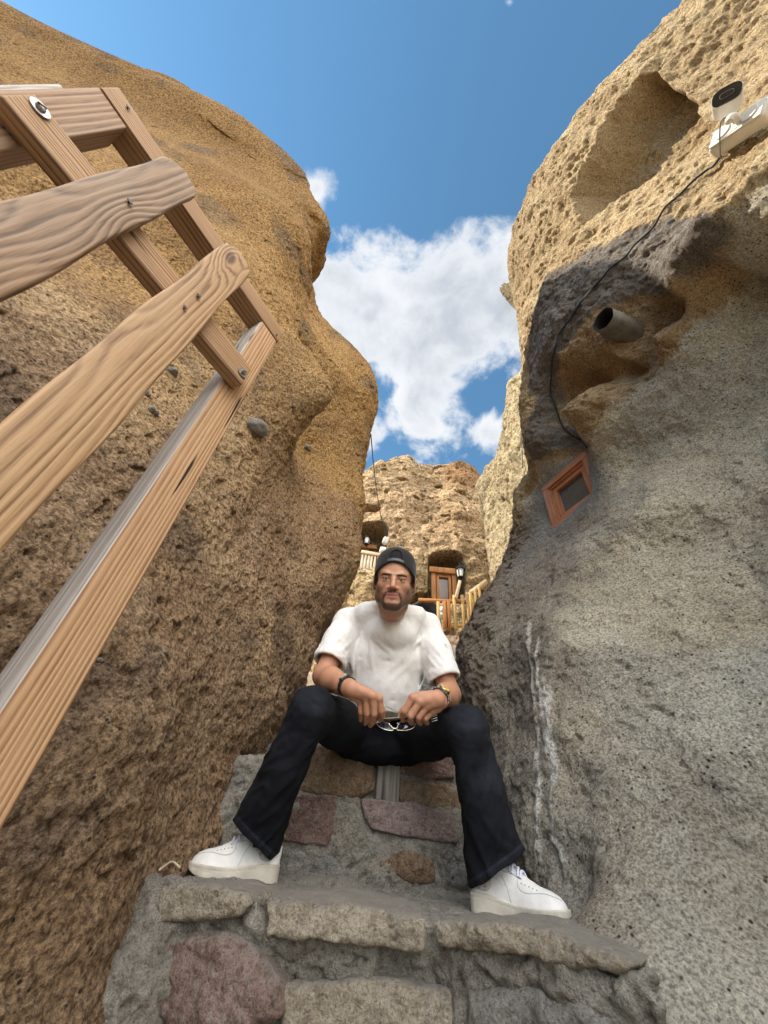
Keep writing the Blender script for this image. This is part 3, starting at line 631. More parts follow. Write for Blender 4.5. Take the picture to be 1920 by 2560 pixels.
# riser planes
P1L = vplane((-.60, 1.52), (-.20, 1.365)); P1M = vplane((-.23, 1.368), (.22, 1.362)); P1R = vplane((.20, 1.375), (.57, 1.06))
P2 = vplane((-.5, 1.90), (.5, 1.90)); P3 = vplane((-.5, 1.955), (.5, 1.945))
# mortar core of the treads and risers
def mortar():
    lo = np.array([-.86, .95, -.46]); hi = np.array([.98, 2.75, .36]); s = SDF(lo, hi, 0.0075)
    poly1 = [(-.90, 1.63), (-.56, 1.535), (-.2, 1.385), (.21, 1.385), (.55, 1.075), (.59, 1.06), (.64, 1.3), (.70, 2.8), (-.9, 2.8)]
    def fn(p):
        x, y, z = p[..., 0], p[..., 1], p[..., 2]; nz = 0.010*fbm(p*6, 3)+0.006*fbm(p*22+4, 3)
        t1 = -.150-0.03*x*.5+0.008*perlin(p*5)+0.035*sst(.16, 0, 1.90-y)*(.6+.6*perlin(p*9))
        t1 = t1-.012*sst(.03, 0., sdpoly(x, y, poly1)+.03)
        d1 = np.maximum(sdpoly(x, y, poly1)+.012*fbm(p*9+3, 3)-.13*sst(-.15, -.34, z)*sst(-.34, -.52, x)-.03*sst(-.40, -.55, x)+0.024*sst(-.19, -.26, z), z-t1)
        t2 = .095+.0*x; d2 = np.maximum(1.91-y+0.012*fbm(p*8+8, 3), z-t2)
        t3 = .235+.06*x*.6+.01*perlin(p*6); d3 = np.maximum(1.965-y+0.012*fbm(p*8, 3), z-t3)
        return np.minimum(np.minimum(d1, d2), d3)+nz
    s.apply(lo, hi, fn, 1e-4); V, Q = s.mesh(); V = V+(0.008*fbm(V*38, 3)+.006*ridg(V*15, 2)*.7-.012*sst(.35, .55, fbm(V*24+9, 2)))[:, None]*vnormals(V, Q)
    return mesh_obj('mortar', V, Q, M_MORTAR, STAIR)
MORT = mortar()
stone([(392, 2207), (470, 2198), (560, 2203), (618, 2228), (630, 2262), (600, 2300), (520, 2318), (402, 2318)], P1L, .20, M_ST['tan'], .014, inset=.008, label='squarish tan stone at the left end of the lower tread')
stone([(655, 2242), (860, 2240), (1075, 2278), (1072, 2390), (1000, 2388), (790, 2362), (662, 2352)], P1M, .30, M_ST['tan'], .026, .014, .009, inset=.009, seed=3, label='long flat tan stone at the middle of the lower tread')
stone([(1082, 2282), (1300, 2292), (1480, 2340), (1600, 2395), (1632, 2440), (1545, 2460), (1400, 2425), (1220, 2388), (1092, 2380)], P1R, .26, M_ST['tan'], .026, .014, .009, inset=.010, seed=5, label='long sloping stone under the right shoe')
stone([(352, 2470), (395, 2365), (470, 2330), (560, 2335), (640, 2385), (685, 2470), (690, 2545), (560, 2600), (420, 2590), (350, 2530)], P1L, .2, M_ST['red'], .012, .035, .008, seed=8, label='large round reddish stone low on the left')
stone([(705, 2480), (880, 2455), (1020, 2470), (1132, 2490), (1140, 2620), (700, 2620)], P1M, .2, M_ST['tan'], .004, .02, .007, seed=11)
stone([(1165, 2490), (1330, 2470), (1480, 2510), (1560, 2600), (1400, 2660), (1160, 2640)], P1R, .15, M_ST['grey'], .008, .03, .006, seed=13)
stone([(245, 2520), (262, 2430), (330, 2390), (350, 2420), (345, 2520), (300, 2560)], P1L, .15, M_ST['grey'], -.01, .03, .01, seed=15)
# second riser
stone([(712, 2030), (735, 1985), (842, 1993), (835, 2060), (815, 2112), (700, 2100)], P2, .12, M_ST['maroon'], .015, .012, .006, seed=17, label='dark maroon stone behind the left trouser leg')
stone([(905, 2000), (1040, 2010), (1135, 2042), (1142, 2108), (1040, 2092), (930, 2070), (915, 2040)], P2, .12, M_ST['pink'], .02, .012, .004, seed=19, label='smooth pinkish slab edge between the shoes')
stone([(842, 1998), (898, 2002), (918, 2075), (945, 2090), (920, 2150), (870, 2165), (830, 2140), (818, 2090)], P2, .10, M_ST['pale'], .010, .03, .008, seed=21)
stone([(700, 2115), (810, 2118), (850, 2160), (840, 2205), (690, 2210)], P2, .10, M_ST['grey'], .006, .03, .010, seed=23)
stone([(945, 2155), (1010, 2120), (1085, 2140), (1090, 2205), (1040, 2212), (965, 2190)], P2, .10, M_ST['brown'], .004, .03, .009, seed=25)
stone([(1095, 2120), (1150, 2110), (1175, 2150), (1170, 2230), (1100, 2215)], P2, .1, M_ST['grey'], .004, .03, .009, seed=26)
# seat riser
stone([(700, 1985), (722, 1880), (800, 1868), (915, 1880), (938, 1910), (935, 1975), (900, 1995), (820, 1990), (745, 1975)], P3, .35, M_ST['brown'], .016, .022, .007, seed=27, label='large brown block under the seated man on the left')
stone([(1002, 1905), (1060, 1880), (1128, 1895), (1135, 1945), (1100, 1945), (1004, 1934)], P3, .3, M_ST['maroon'], .014, .014, .005, seed=29)
stone([(1000, 1950), (1100, 1955), (1160, 1985), (1200, 2020), (1190, 2050), (1100, 2030), (1002, 2000)], P3, .3, M_ST['brown'], .010, .02, .006, seed=31)
stone([(1142, 1900), (1220, 1880), (1240, 1990), (1175, 1980), (1140, 1950)], P3, .3, M_ST['grey'], .004, .02, .008, seed=33)
stone([(560, 1990), (600, 1900), (690, 1890), (690, 1990), (640, 2010)], P3, .3, M_ST['grey'], -.01, .03, .01, seed=35)
M_OLDW = m_wood('grey_weathered_timber', (0.17, 0.155, 0.14), (0.06, 0.052, 0.045), 60, 0.0, 3, .6, .9)
a_, b_ = on_plane(944, 1908, P3), on_plane(996, 2018, P3)
bm_obj('timber_wedge', bevel_box(b_[0]-a_[0], .10, a_[1]-b_[1]+.02, .006), M_OLDW, STAIR, mat4(np.eye(3), P3[0]+P3[1]*(a_[0]+b_[0])/2+np.array([0, .035, (a_[1]+b_[1])/2])))
# upper flight
for k in range(13):
    y0 = 2.25+k*.42; z0 = .24+.085+k*.235; cx = .16+.115*k; wd = .75+.03*k
    s = SDF((cx-wd-.1, y0-.1, z0-.36), (cx+wd+.1, y0+.62, z0+.08), .016)
    def fn(p, y0=y0, z0=z0, cx=cx, wd=wd):
        x, y, z = p[..., 0], p[..., 1], p[..., 2]
        cell = .035*sst(.0, .03, np.abs(((x*3.1+.6*np.floor(z/.12)+k*.37) % 1)-.5)*.3)*0
        joint = .022*sst(.035, .0, np.abs((((x+k*.21)/.34) % 1)-.5)*.34)
        return np.maximum(np.maximum(np.maximum(y0-y, y-y0-.55), np.abs(x-cx)-wd), np.maximum(z-z0, z0-.3-z))+joint+.014*fbm(p*5+k, 3)+.01*fbm(p*16, 2)
    s.apply(s.lo, s.lo+s.h*s.n, fn, 1e-4); V, Q = s.mesh()
    ob = mesh_obj('step', V, Q, M_ST['brick' if k in (10, 12) else ('pale' if k > 8 else 'grey')], STAIR)
# dry straw on the ground
M_STRAW = m_flat('straw', (0.55, 0.47, 0.32), 0.8)
def straw(nm, pts, z, lab, rad=.0022):
    P = [PZ(x, y, z)+np.array([0, 0, .012*math.sin(3.1*i/(len(pts)-1))]) for i, (x, y) in enumerate(pts)]
    V, Fc = tube(spline(P, 5), rad, 6); o = mesh_obj(nm, V, Fc, M_STRAW); tag(o, lab, 'straw', 'bits of dry straw by the steps'); return o
straw('straw', [(222, 2515), (236, 2538), (262, 2562)], -.37, 'pale hollow straw stalk on the ground at the lower left corner', .003)
straw('straw', [(190, 2475), (205, 2520), (212, 2556)], -.37, 'thin bent straw blade beside the thicker stalk, nearest the left edge')
straw('straw', [(398, 2175), (425, 2168), (450, 2170)], -.125, 'short dry twig on the tread beside the toe of the left shoe', .003)
straw('straw', [(1545, 2465), (1560, 2485), (1575, 2500)], -.25, 'pale straw stalk hanging under the right end of the long sloping stone')
straw('straw', [(1608, 2470), (1606, 2500), (1609, 2530)], -.27, 'short upright straw stalk at the foot of the right wall')

# loose grit lying on the treads
from mathutils.bvhtree import BVHTree
def bvh_of(o):
    me = o.data; n = len(me.vertices); co = np.empty(n*3, np.float32); me.vertices.foreach_get('co', co); co = co.reshape(-1, 3)
    Mx = np.array(wm(o)); co = co@Mx[:3, :3].T+Mx[:3, 3]
    return BVHTree.FromPolygons(co.tolist(), [p.vertices[:] for p in me.polygons])
MBV = bvh_of(MORT); gv, gf = [], []
ico = [(0, 0, 1), (.89, 0, .45), (.28, .85, .45), (-.72, .53, .45), (-.72, -.53, .45), (.28, -.85, .45), (.72, .53, -.45), (-.28, .85, -.45), (-.89, 0, -.45), (-.28, -.85, -.45), (.72, -.53, -.45), (0, 0, -1)]
icf = [(0, 1, 2), (0, 2, 3), (0, 3, 4), (0, 4, 5), (0, 5, 1), (1, 6, 2), (2, 7, 3), (3, 8, 4), (4, 9, 5), (5, 10, 1), (6, 7, 2), (7, 8, 3), (8, 9, 4), (9, 10, 5), (10, 6, 1), (11, 7, 6), (11, 8, 7), (11, 9, 8), (11, 10, 9), (11, 6, 10)]
for k in range(1500):
    x_ = RNG.uniform(-.72, .68); y_ = RNG.uniform(1.05, 1.93) if k % 3 else 1.93-abs(RNG.normal())*.07
    h_ = MBV.ray_cast(Vector((x_, y_, .05)), Vector((0, 0, -1)))
    if h_[0] is None or h_[1].z < .3 or h_[0].z < -.24: continue
    r_ = .0016+.0045*RNG.random()**3; i0 = len(gv); sc3 = r_*(.7+.6*RNG.random(3)); R3 = np.array(Matrix.Rotation(RNG.uniform(0, 6), 3, Vector(RNG.normal(size=3)).normalized()))
    gv += [np.array(h_[0])+R3@(np.array(q)*sc3*(.8+.4*RNG.random())) for q in ico]; gf += [(a+i0, b+i0, c+i0) for a, b, c in icf]
tag(mesh_obj('grit', gv, gf, M_ST['pale'], smooth=False), 'loose grit and sand scattered over the lower treads', 'grit', kind='stuff')
# ------------------------------------------------------------------ wooden railing
RAIL_AZ = math.radians(30.2); RO_ = np.array([-.35, .49, 0.]); RU = np.array([math.sin(RAIL_AZ), math.cos(RAIL_AZ), 0.]); RN = np.array([math.cos(RAIL_AZ), -math.sin(RAIL_AZ), 0.])
def RL(s, o, z): return RO_+RU*s+RN*o+np.array([0, 0, z])
RAIL = empty('wooden_railing', RL(-.25, 0, -.3), 'nailed softwood railing of posts, two rails and two round topped pickets at the left', 'railing')
MW_post = m_wood('pine_post', (0.54, 0.33, 0.175), (0.32, 0.165, 0.075), 430, 0.15, 0.3, .15)
MW_post2 = m_wood('pine_post_weathered', (0.38, 0.245, 0.155), (0.22, 0.13, 0.08), 380, 0.3, 1.3, .45)
MW_rail = m_wood('pine_rail', (0.47, 0.285, 0.145), (0.19, 0.085, 0.038), 420, 0.35, 2.1, .25)
MW_pick = m_wood('knotty_picket', (0.50, 0.32, 0.175), (0.25, 0.135, 0.065), 240, 1.6, 0.12, .15)
MW_pick2 = m_wood('weathered_picket', (0.37, 0.235, 0.145), (0.14, 0.08, 0.048), 260, 1.3, 4.33, .45)
MW_white = m_wood('bleached_skylit_wood', (0.66, 0.64, 0.62), (0.42, 0.38, 0.35), 300, 0.3, 6.3, .5)
M_STEEL = m_flat('galvanised_steel', (0.42, 0.42, 0.42), 0.35, metal=.9, nz=.5, ns=90)
M_NAIL = m_flat('rusty_nail', (0.16, 0.12, 0.10), 0.5, metal=.7, nz=.5, ns=120)
Rv = np.stack([RU, -RN, np.array([0, 0, 1.])], 1)              # upright: x along the railing, y into the wall, z up
Rh = np.stack([np.array([0, 0, 1.]), -RN, -RU], 1)             # lying: z along the railing
def hb(sx, sy, sz, bev):       # timber with a few cross cuts so that edges can waver
    bm = bevel_box(sx, sy, sz, bev, 3); return bm
def post(s0, s1, zt, dep, mat, nm='post', zb=-.42, o0=0.0):
    return bm_obj(nm, hb(s1-s0, dep, zt-zb, .004), mat, RAIL, mat4(Rv, RL((s0+s1)/2, o0-dep/2, (zt+zb)/2)))
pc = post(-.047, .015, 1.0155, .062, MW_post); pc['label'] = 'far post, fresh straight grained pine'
pc.data.materials.append(MW_white)  # one side face paler: sky light painted on with the bleached wood
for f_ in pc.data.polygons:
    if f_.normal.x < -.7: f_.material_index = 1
pd_ = post(-.510, -.449, 1.0165, .062, MW_post2); pd_['label'] = 'near post, weathered pine'
post(-.530, -.513, .962, .03, MW_white, 'board', o0=-.03)['label'] = 'bleached board behind the near post'
def rail(s0, s1, z0, z1, o_front, dep, mat):
    return bm_obj('rail', hb(z1-z0, dep, s1-s0, .0035), mat, RAIL, mat4(Rh, RL((s0+s1)/2, o_front-dep/2, (z0+z1)/2)))
ra = rail(-.508, .019, 1.018, 1.081, .002, .055, MW_rail); ra['label'] = 'top rail'
rb = rail(-.489, -.020, .713, .783, .033, .030, MW_rail); rb['label'] = 'lower rail carrying the pickets'
def picket(s0, s1, zs0, zt, zs1, mat, lab, seed):
    th = .022; w_ = s1-s0; h0 = -.42; out = [(s0, h0)]
    zz = np.linspace(h0+.05, zs0, 40)
    wob = lambda z, k: .0016*math.sin(z*23+k)+.0018*math.sin(z*9+k*2)
    out += [(s0+wob(z, seed), z) for z in zz]
    out += [(s0+w_*.06, zs0+.018), (s0+w_*.28, zt-.012), (s0+w_*.48, zt), (s0+w_*.68, zt-.006), (s0+w_*.93, zs1+.022), (s1, zs1)]
    out += [(s1+wob(z, seed+2), z) for z in zz[::-1] if z < zs1-.02]+[(s1, h0)]
    bm = bmesh.new(); cs, cz = (s0+s1)/2, .5
    f_ = [bm.verts.new((a-cs, -th/2, z-cz)) for a, z in out]; b = [bm.verts.new((a-cs, th/2, z-cz)) for a, z in out]
    bm.faces.new(f_); bm.faces.new(b[::-1])
    for i in range(len(out)): j = (i+1) % len(out); bm.faces.new((f_[j], f_[i], b[i], b[j]))
    bmesh.ops.recalc_face_normals(bm, faces=bm.faces)
    e = [e for e in bm.edges if abs(e.verts[0].co.y-e.verts[1].co.y) < 1e-6]
    bmesh.ops.bevel(bm, geom=e, offset=.0045, segments=3, affect='EDGES', profile=.55)
    o = bm_obj('picket', bm, mat, RAIL, mat4(Rv, RL(cs, .034+th/2, cz)), sharp=50); o['label'] = lab; return o
p1 = picket(-.385, -.311, .962, 1.016, .985, MW_pick2, 'darker weathered picket, the upper one in the picture', 0)
p2 = picket(-.2255, -.1465, .972, 1.027, .985, MW_pick, 'lighter knotty picket with whorls, the lower one in the picture', 3)
def disk(nm, c, n_, r, h, mat, parent, hexa=False, seg=24, dome=0.0):
    bm = bmesh.new(); bmesh.ops.create_cone(bm, cap_ends=True, segments=6 if hexa else seg, radius1=r, radius2=r*(1-dome), depth=h)
    bmesh.ops.bevel(bm, geom=[e for e in bm.edges if abs(e.verts[0].co.z-e.verts[1].co.z) < 1e-6], offset=h*.18, segments=2, affect='EDGES')
    return bm_obj(nm, bm, mat, parent, mat4(frame(n_, RU), c), sharp=40)
def bolt(px, py, plane_o, parent, lab):
    r = ray(px, py); t = ((RO_+RN*plane_o)@RN)/(r@RN); c = r*t
    wsh = disk('washer', c+RN*.0012, RN, .0125, .0024, M_STEEL, parent); wsh['label'] = lab
    disk('bolt_head', c+RN*.0050, RN, .0066, .0055, M_STEEL, parent, dome=.25)
    bm_obj('slot', bevel_box(.0105, .0020, .0022, .0004), M_NAIL, parent, mat4(frame(RN, RU*.8+np.array([0, 0, .7])), c+RN*.0079))
bolt(606, 932, .034, rb, 'washer at the far end'); bolt(99, 272, .034, rb, 'washer at the near end')
def nail(px, py, plane_o, parent, rad=.0042):
    r = ray(px, py); t = ((RO_+RN*plane_o)@RN)/(r@RN); c = r*t
    disk('nail', c+RN*.0035, RN+np.array([0, 0, .15]), rad, .0016, M_NAIL, parent, dome=.1)
    V, Fc = tube([c-RN*.004, c+RN*.003], .0018, 8); mesh_obj('nail_shank', V, Fc, M_NAIL, parent)
nail(322, 506, .057, p1, .005); nail(494, 741, .057, p2, .005); nail(460, 770, .057, p2)
nail(318, 270, .002, ra); nail(690, 838, .002, ra, .003)
RWALL = [o for o in ROCKH.children if o.name.startswith('wall')][0]
RB = bvh_of(RWALL)
def hitS(px, py, off=0.0):
    r = ray(px, py); r = r/np.linalg.norm(r); h = RB.ray_cast(Vector((0, 0, 0)), Vector(tuple(r)))
    if h[0] is None: return hitR(px, py, off)
    n_ = np.array(h[1]); n_ = -n_ if n_@r > 0 else n_
    return np.array(h[0])+n_*off
# ------------------------------------------------------------------ window, camera, pipe and cables on the right rock
MW_win = m_wood('varnished_window_wood', (0.42, 0.185, 0.095), (0.27, 0.105, 0.055), 120, .1, 1.1, .1, .4)
M_GLASSD = m_flat('dusty_dark_glass', (0.075, 0.085, 0.09), 0.16, spec=.6, nz=.5, ns=25)
M_BLACK = m_flat('black_rubber', (0.018, 0.018, 0.02), 0.5)
c00 = np.array([1.203, 2.000, 2.11]); c10 = np.array([1.358, 1.604, 2.09])      # top corners, far and near
c01 = PX(1375, 1338, 1.172)
wu = c10-c00; wu[2] = 0; W_ = np.linalg.norm(wu); wu /= W_
Rw = frame(np.array([0, 0, 1.]), wu); wn = np.cross(wu, [0, 0, 1.]); wn = wn if wn@np.array([-1, -1, 0]) > 0 else -wn
Rw = np.stack([wu, -wn, np.array([0, 0, 1.])], 1)
H_ = .415; wc = (c00+c10)/2; wc[2] = 2.10-H_/2
def wloc(a, o, z): return wc+wu*a+wn*o+np.array([0, 0, z])
WIN = bm_obj('window', bevel_box(W_-.12, .02, H_-.12, .001), M_GLASSD, ROCKH, mat4(Rw, wloc(0, -.045, 0)), smooth=False)
bpy.context.view_layer.update()
def ring(nm, w0, h0, t, o0, dep, mat, parent):
    for (a, z, sx, sz) in ((0, h0/2-t/2, w0, t), (0, -h0/2+t/2, w0, t), (-w0/2+t/2, 0, t, h0-2*t), (w0/2-t/2, 0, t, h0-2*t)):
        horiz = sx > sz
        R_ = np.stack([np.array([0, 0, 1.]), -wn, -wu], 1) if horiz else Rw
        bm_obj(nm, bevel_box(t, dep, (sx if horiz else sz), .002), mat, parent, mat4(R_, wloc(a, o0-dep/2, z)), sharp=40)
ring('frame', W_, H_, .050, .020, .16, MW_win, WIN)
ring('sash', W_-.104, H_-.104, .012, .006, .04, MW_win, WIN)
ring('sash', W_-.130, H_-.130, .034, -.008, .045, MW_win, WIN)
# pipe
pc0 = hitS(1562, 828); pa = PX(1508, 798, pc0[0]-.17)
M_PIPE = m_flat('dark_clay_pipe', (0.17, 0.15, 0.12), 0.8, nz=.8, ns=22, bs=.6, bd=.004)
ax = pa-pc0; Lp = np.linalg.norm(ax); ax /= Lp; Rp = frame(ax, [0, 0, 1]); V = []; rr_ = .078
prof = [(-.10, rr_*1.05), (0, rr_*1.02), (Lp*.4, rr_*.98), (Lp*.55, rr_*1.05), (Lp*.6, rr_*1.0), (Lp*.66, rr_*1.06), (Lp*.72, rr_), (Lp*.94, rr_*.98), (Lp, rr_*.95), (Lp*.985, rr_*.86), (Lp*.55, rr_*.82), (Lp*.45, rr_*.8), (Lp*.44, .001)]
NS = 40
for (z, r_) in prof:
    for k in range(NS):
        a = 2*math.pi*k/NS; q = r_*(1+.03*math.sin(3*a+z*20)+.02*math.sin(7*a)); V.append(pc0+Rp@np.array([q*math.cos(a), q*math.sin(a)*.9, z]))
V = np.array(V); dep_ = np.repeat([p_[0] for p_ in prof], NS); inner = np.repeat([i >= 9 for i in range(len(prof))], NS)
Fq = [(i*NS+k, i*NS+(k+1) % NS, (i+1)*NS+(k+1) % NS, (i+1)*NS+k) for i in range(len(prof)-1) for k in range(NS)]
po = mesh_obj('vent_pipe', V, np.array(Fq), M_PIPE, ROCKH); po['label'] = 'short dark stub of pipe sticking out of the rock'
M_PIPEIN = m_flat('pipe_inside_black', (0.012, 0.011, 0.010), 0.95)
po.data.materials.append(M_PIPEIN)  # near-black colour for the inner faces of the pipe
for pl_ in po.data.polygons:
    if pl_.index >= 8*NS: pl_.material_index = 1
# security camera
M_WHITE = m_flat('white_plastic', (0.68, 0.67, 0.63), 0.4, nz=.25, ns=12)
M_GLOSSB = m_flat('black_lens_cover', (0.012, 0.012, 0.014), 0.12, spec=.6)
M_GREY = m_flat('grey_outline', (0.22, 0.22, 0.21), 0.4)
dcc = hitS(1850, 320)[0]-.06
A0 = PX(1800, 368, dcc); A1 = PX(1902, 262, dcc); bc = (A0+A1)/2; la = A1-A0; bl = np.linalg.norm(la)
ga, gb = bc[1], bc[2]; e_ = .08
nw = np.cross(np.array([rx_fine(ga+e_, gb)-rx_fine(ga-e_, gb), 2*e_, 0]), np.array([rx_fine(ga, gb+e_)-rx_fine(ga, gb-e_), 0, 2*e_])); nw = -nw if nw[0] > 0 else nw; nw = nw/np.linalg.norm(nw)
Rb = frame(nw, la)             # x = long axis, z = away from the wall
SC = empty('security_camera', bc, 'white bullet security camera with black face on a junction box high on the sunlit rock', 'security camera')
def cbox(nm, c, sz, mat, R_, bev, par=SC): return bm_obj(nm, bevel_box(*sz, bev, 4), mat, par, mat4(R_, c), sharp=60)
wdt = bl*.46
cbox('junction_box', bc-nw*.015, (bl*1.08, wdt, .075), M_WHITE, Rb, .018)
cbox('cover_plate', bc+nw*.026, (bl*1.0, wdt*.9, .010), M_WHITE, Rb, .004)
for sgn in (-1, 1): disk('mount_disc', bc+Rb[:, 0]*bl*.26*sgn+nw*.034, nw, wdt*.33, .010, M_WHITE, SC)
j0 = bc+nw*.04+Rb[:, 0]*bl*.05; fc = PX(1817, 236, bc[0]-.12); rearc = PX(1822, 305, bc[0]-.085)
V, Fc = tube(spline([j0, j0+nw*.03, (j0+nw*.05+rearc)/2, rearc], 6), wdt*.17, 14); mesh_obj('arm', V, Fc, M_WHITE, SC)
axc = fc-rearc; lc = np.linalg.norm(axc); axc /= lc; axc = axc*.45+(-fc/np.linalg.norm(fc))*.95; axc /= np.linalg.norm(axc)
Rc = frame(axc, Rb[:, 0]); bd_ = fc-axc*.064
hw = .052*bl/.2
def rsq(nm, c, w1, h1, dep, mat, par=SC, bev=.45):
    bm = bmesh.new(); n_ = 40; vs = []
    for zz in (-dep/2, dep/2):
        L_ = []
        for k in range(n_):
            a = 2*math.pi*k/n_; ca, sa = math.cos(a), math.sin(a); q = 3.2; r_ = (abs(ca)**q+abs(sa)**q)**(-1/q); L_.append(bm.verts.new((w1*r_*ca, h1*r_*sa, zz)))
        vs.append(L_)
    bm.faces.new(vs[0][::-1]); bm.faces.new(vs[1])
    for k in range(n_): bm.faces.new((vs[0][k], vs[0][(k+1) % n_], vs[1][(k+1) % n_], vs[1][k]))
    bmesh.ops.bevel(bm, geom=[e for e in bm.edges if abs(e.verts[0].co.z-e.verts[1].co.z) < 1e-6], offset=min(.004, dep*.3), segments=2, affect='EDGES')
    return bm_obj(nm, bm, mat, par, mat4(Rc, c), sharp=50)
rsq('body', bd_, hw, hw*.66, .125, M_WHITE); fp = rsq('face', bd_+axc*.064, hw*.97, hw*.63, .008, M_GLOSSB)
rsq('lens_outline', bd_+axc*.0688, hw*.48, hw*.22, .0015, M_GREY, fp); rsq('lens', bd_+axc*.0700, hw*.44, hw*.18, .0015, M_GLOSSB, fp)
rsq('sunshade', bd_-axc*.002+Rc[:, 1]*hw*.05, hw*1.05, hw*.70, .11, M_WHITE)
def cable(nm, pts, rad, mat, lab, cat='cable', off=.012, lift=None, par=None):
    P = [hitS(x, y, off) for x, y in [(a0+(a1-a0)*t, b0+(b1-b0)*t) for (a0, b0), (a1, b1) in zip(pts[:-1], pts[1:]) for t in (0, .5)]+[pts[-1]]]
    V, Fc = tube(spline(P, 10), rad, 8); o = mesh_obj(nm, V, Fc, mat); return tag(o, lab, cat)
cable('cable', [(1808, 394), (1770, 432), (1700, 485), (1640, 560), (1590, 618), (1530, 675), (1480, 730), (1435, 785), (1400, 840), (1380, 905), (1378, 985), (1400, 1050), (1440, 1095), (1474, 1118)], .0065, M_BLACK, 'thick black cable running down the right rock from the security camera to the small window', off=.02)
M_LEAD = m_flat('grey_lead', (0.16, 0.16, 0.16), .5)
V, Fc = tube(spline([j0+nw*.03, j0+nw*.05-Rb[:, 0]*bl*.2, PX(1800, 380, dcc-.03), PX(1803, 396, dcc-.01), PX(1812, 390, dcc+.02)], 8), .0032, 8); mesh_obj('lead', V, Fc, M_LEAD, SC)
def free_cable(pts, rad, lab, nm='cable'):
    V, Fc = tube(spline([PY(x, y, Y) for x, y, Y in pts], 12), rad, 8); return tag(mesh_obj(nm, V, Fc, M_BLACK), lab, 'cable')
free_cable([(1350, 528, 1.5), (1338, 640, 1.8), (1327, 760, 2.1), (1312, 870, 2.4), (1305, 960, 2.6), (1303, 1060, 2.8), (1307, 1170, 2.9)], .006, 'thin black cable hanging down the sunlit rock beside the dark brow')
free_cable([(927, 1085, 3.2), (937, 1190, 4.7), (952, 1290, 6.5), (966, 1345, 8.8)], .008, 'thin black wire slanting across the sky from the left rock to the alcove')
# ------------------------------------------------------------------ seated man
def A3(*v): return np.array(v, float)
HIPL, HIPR = A3(-.03, 1.99, .345), A3(.19, 1.99, .345)
SHL, SHR = PD(867, 1557, 1.79), PD(1067, 1568, 1.79)
ELL, ELR = A3(-.187, 1.647, .482), A3(.349, 1.67, .465)
WRL, WRR = A3(-.054, 1.456, .391), A3(.255, 1.454, .383)
KNL, KNR = PD(778, 1772, 1.345), PD(1168, 1822, 1.34)
ANL, ANR = PD(636, 2093, 1.31), PD(1240, 2150, 1.22)
HEML, HEMR = PD(640, 2113, 1.27), PD(1248, 2177, 1.18)
HC = PD(986, 1456, 1.62)                                  # head centre, between the ears
hp = math.radians(25); hy = math.radians(3)
fwd = A3(-math.sin(hy)*math.cos(hp)-.04, -math.cos(hy)*math.cos(hp), -math.sin(hp)); fwd /= np.linalg.norm(fwd)
HR = A3(1, 0, 0.0)-fwd*fwd[0]; HR /= np.linalg.norm(HR); HU = np.cross(HR, fwd)*1.0; HU = HU if HU[2] > 0 else -HU
HM = np.stack([HR, fwd, HU], 1)                            # columns: right (picture), face forward, up
def H(x, y, z): return HC+HM@A3(x, y, z)
MAN = empty('person', (.08, 1.75, -.15), 'man in white t-shirt, dark jeans and backwards cap sitting on the steps holding sunglasses', 'person')
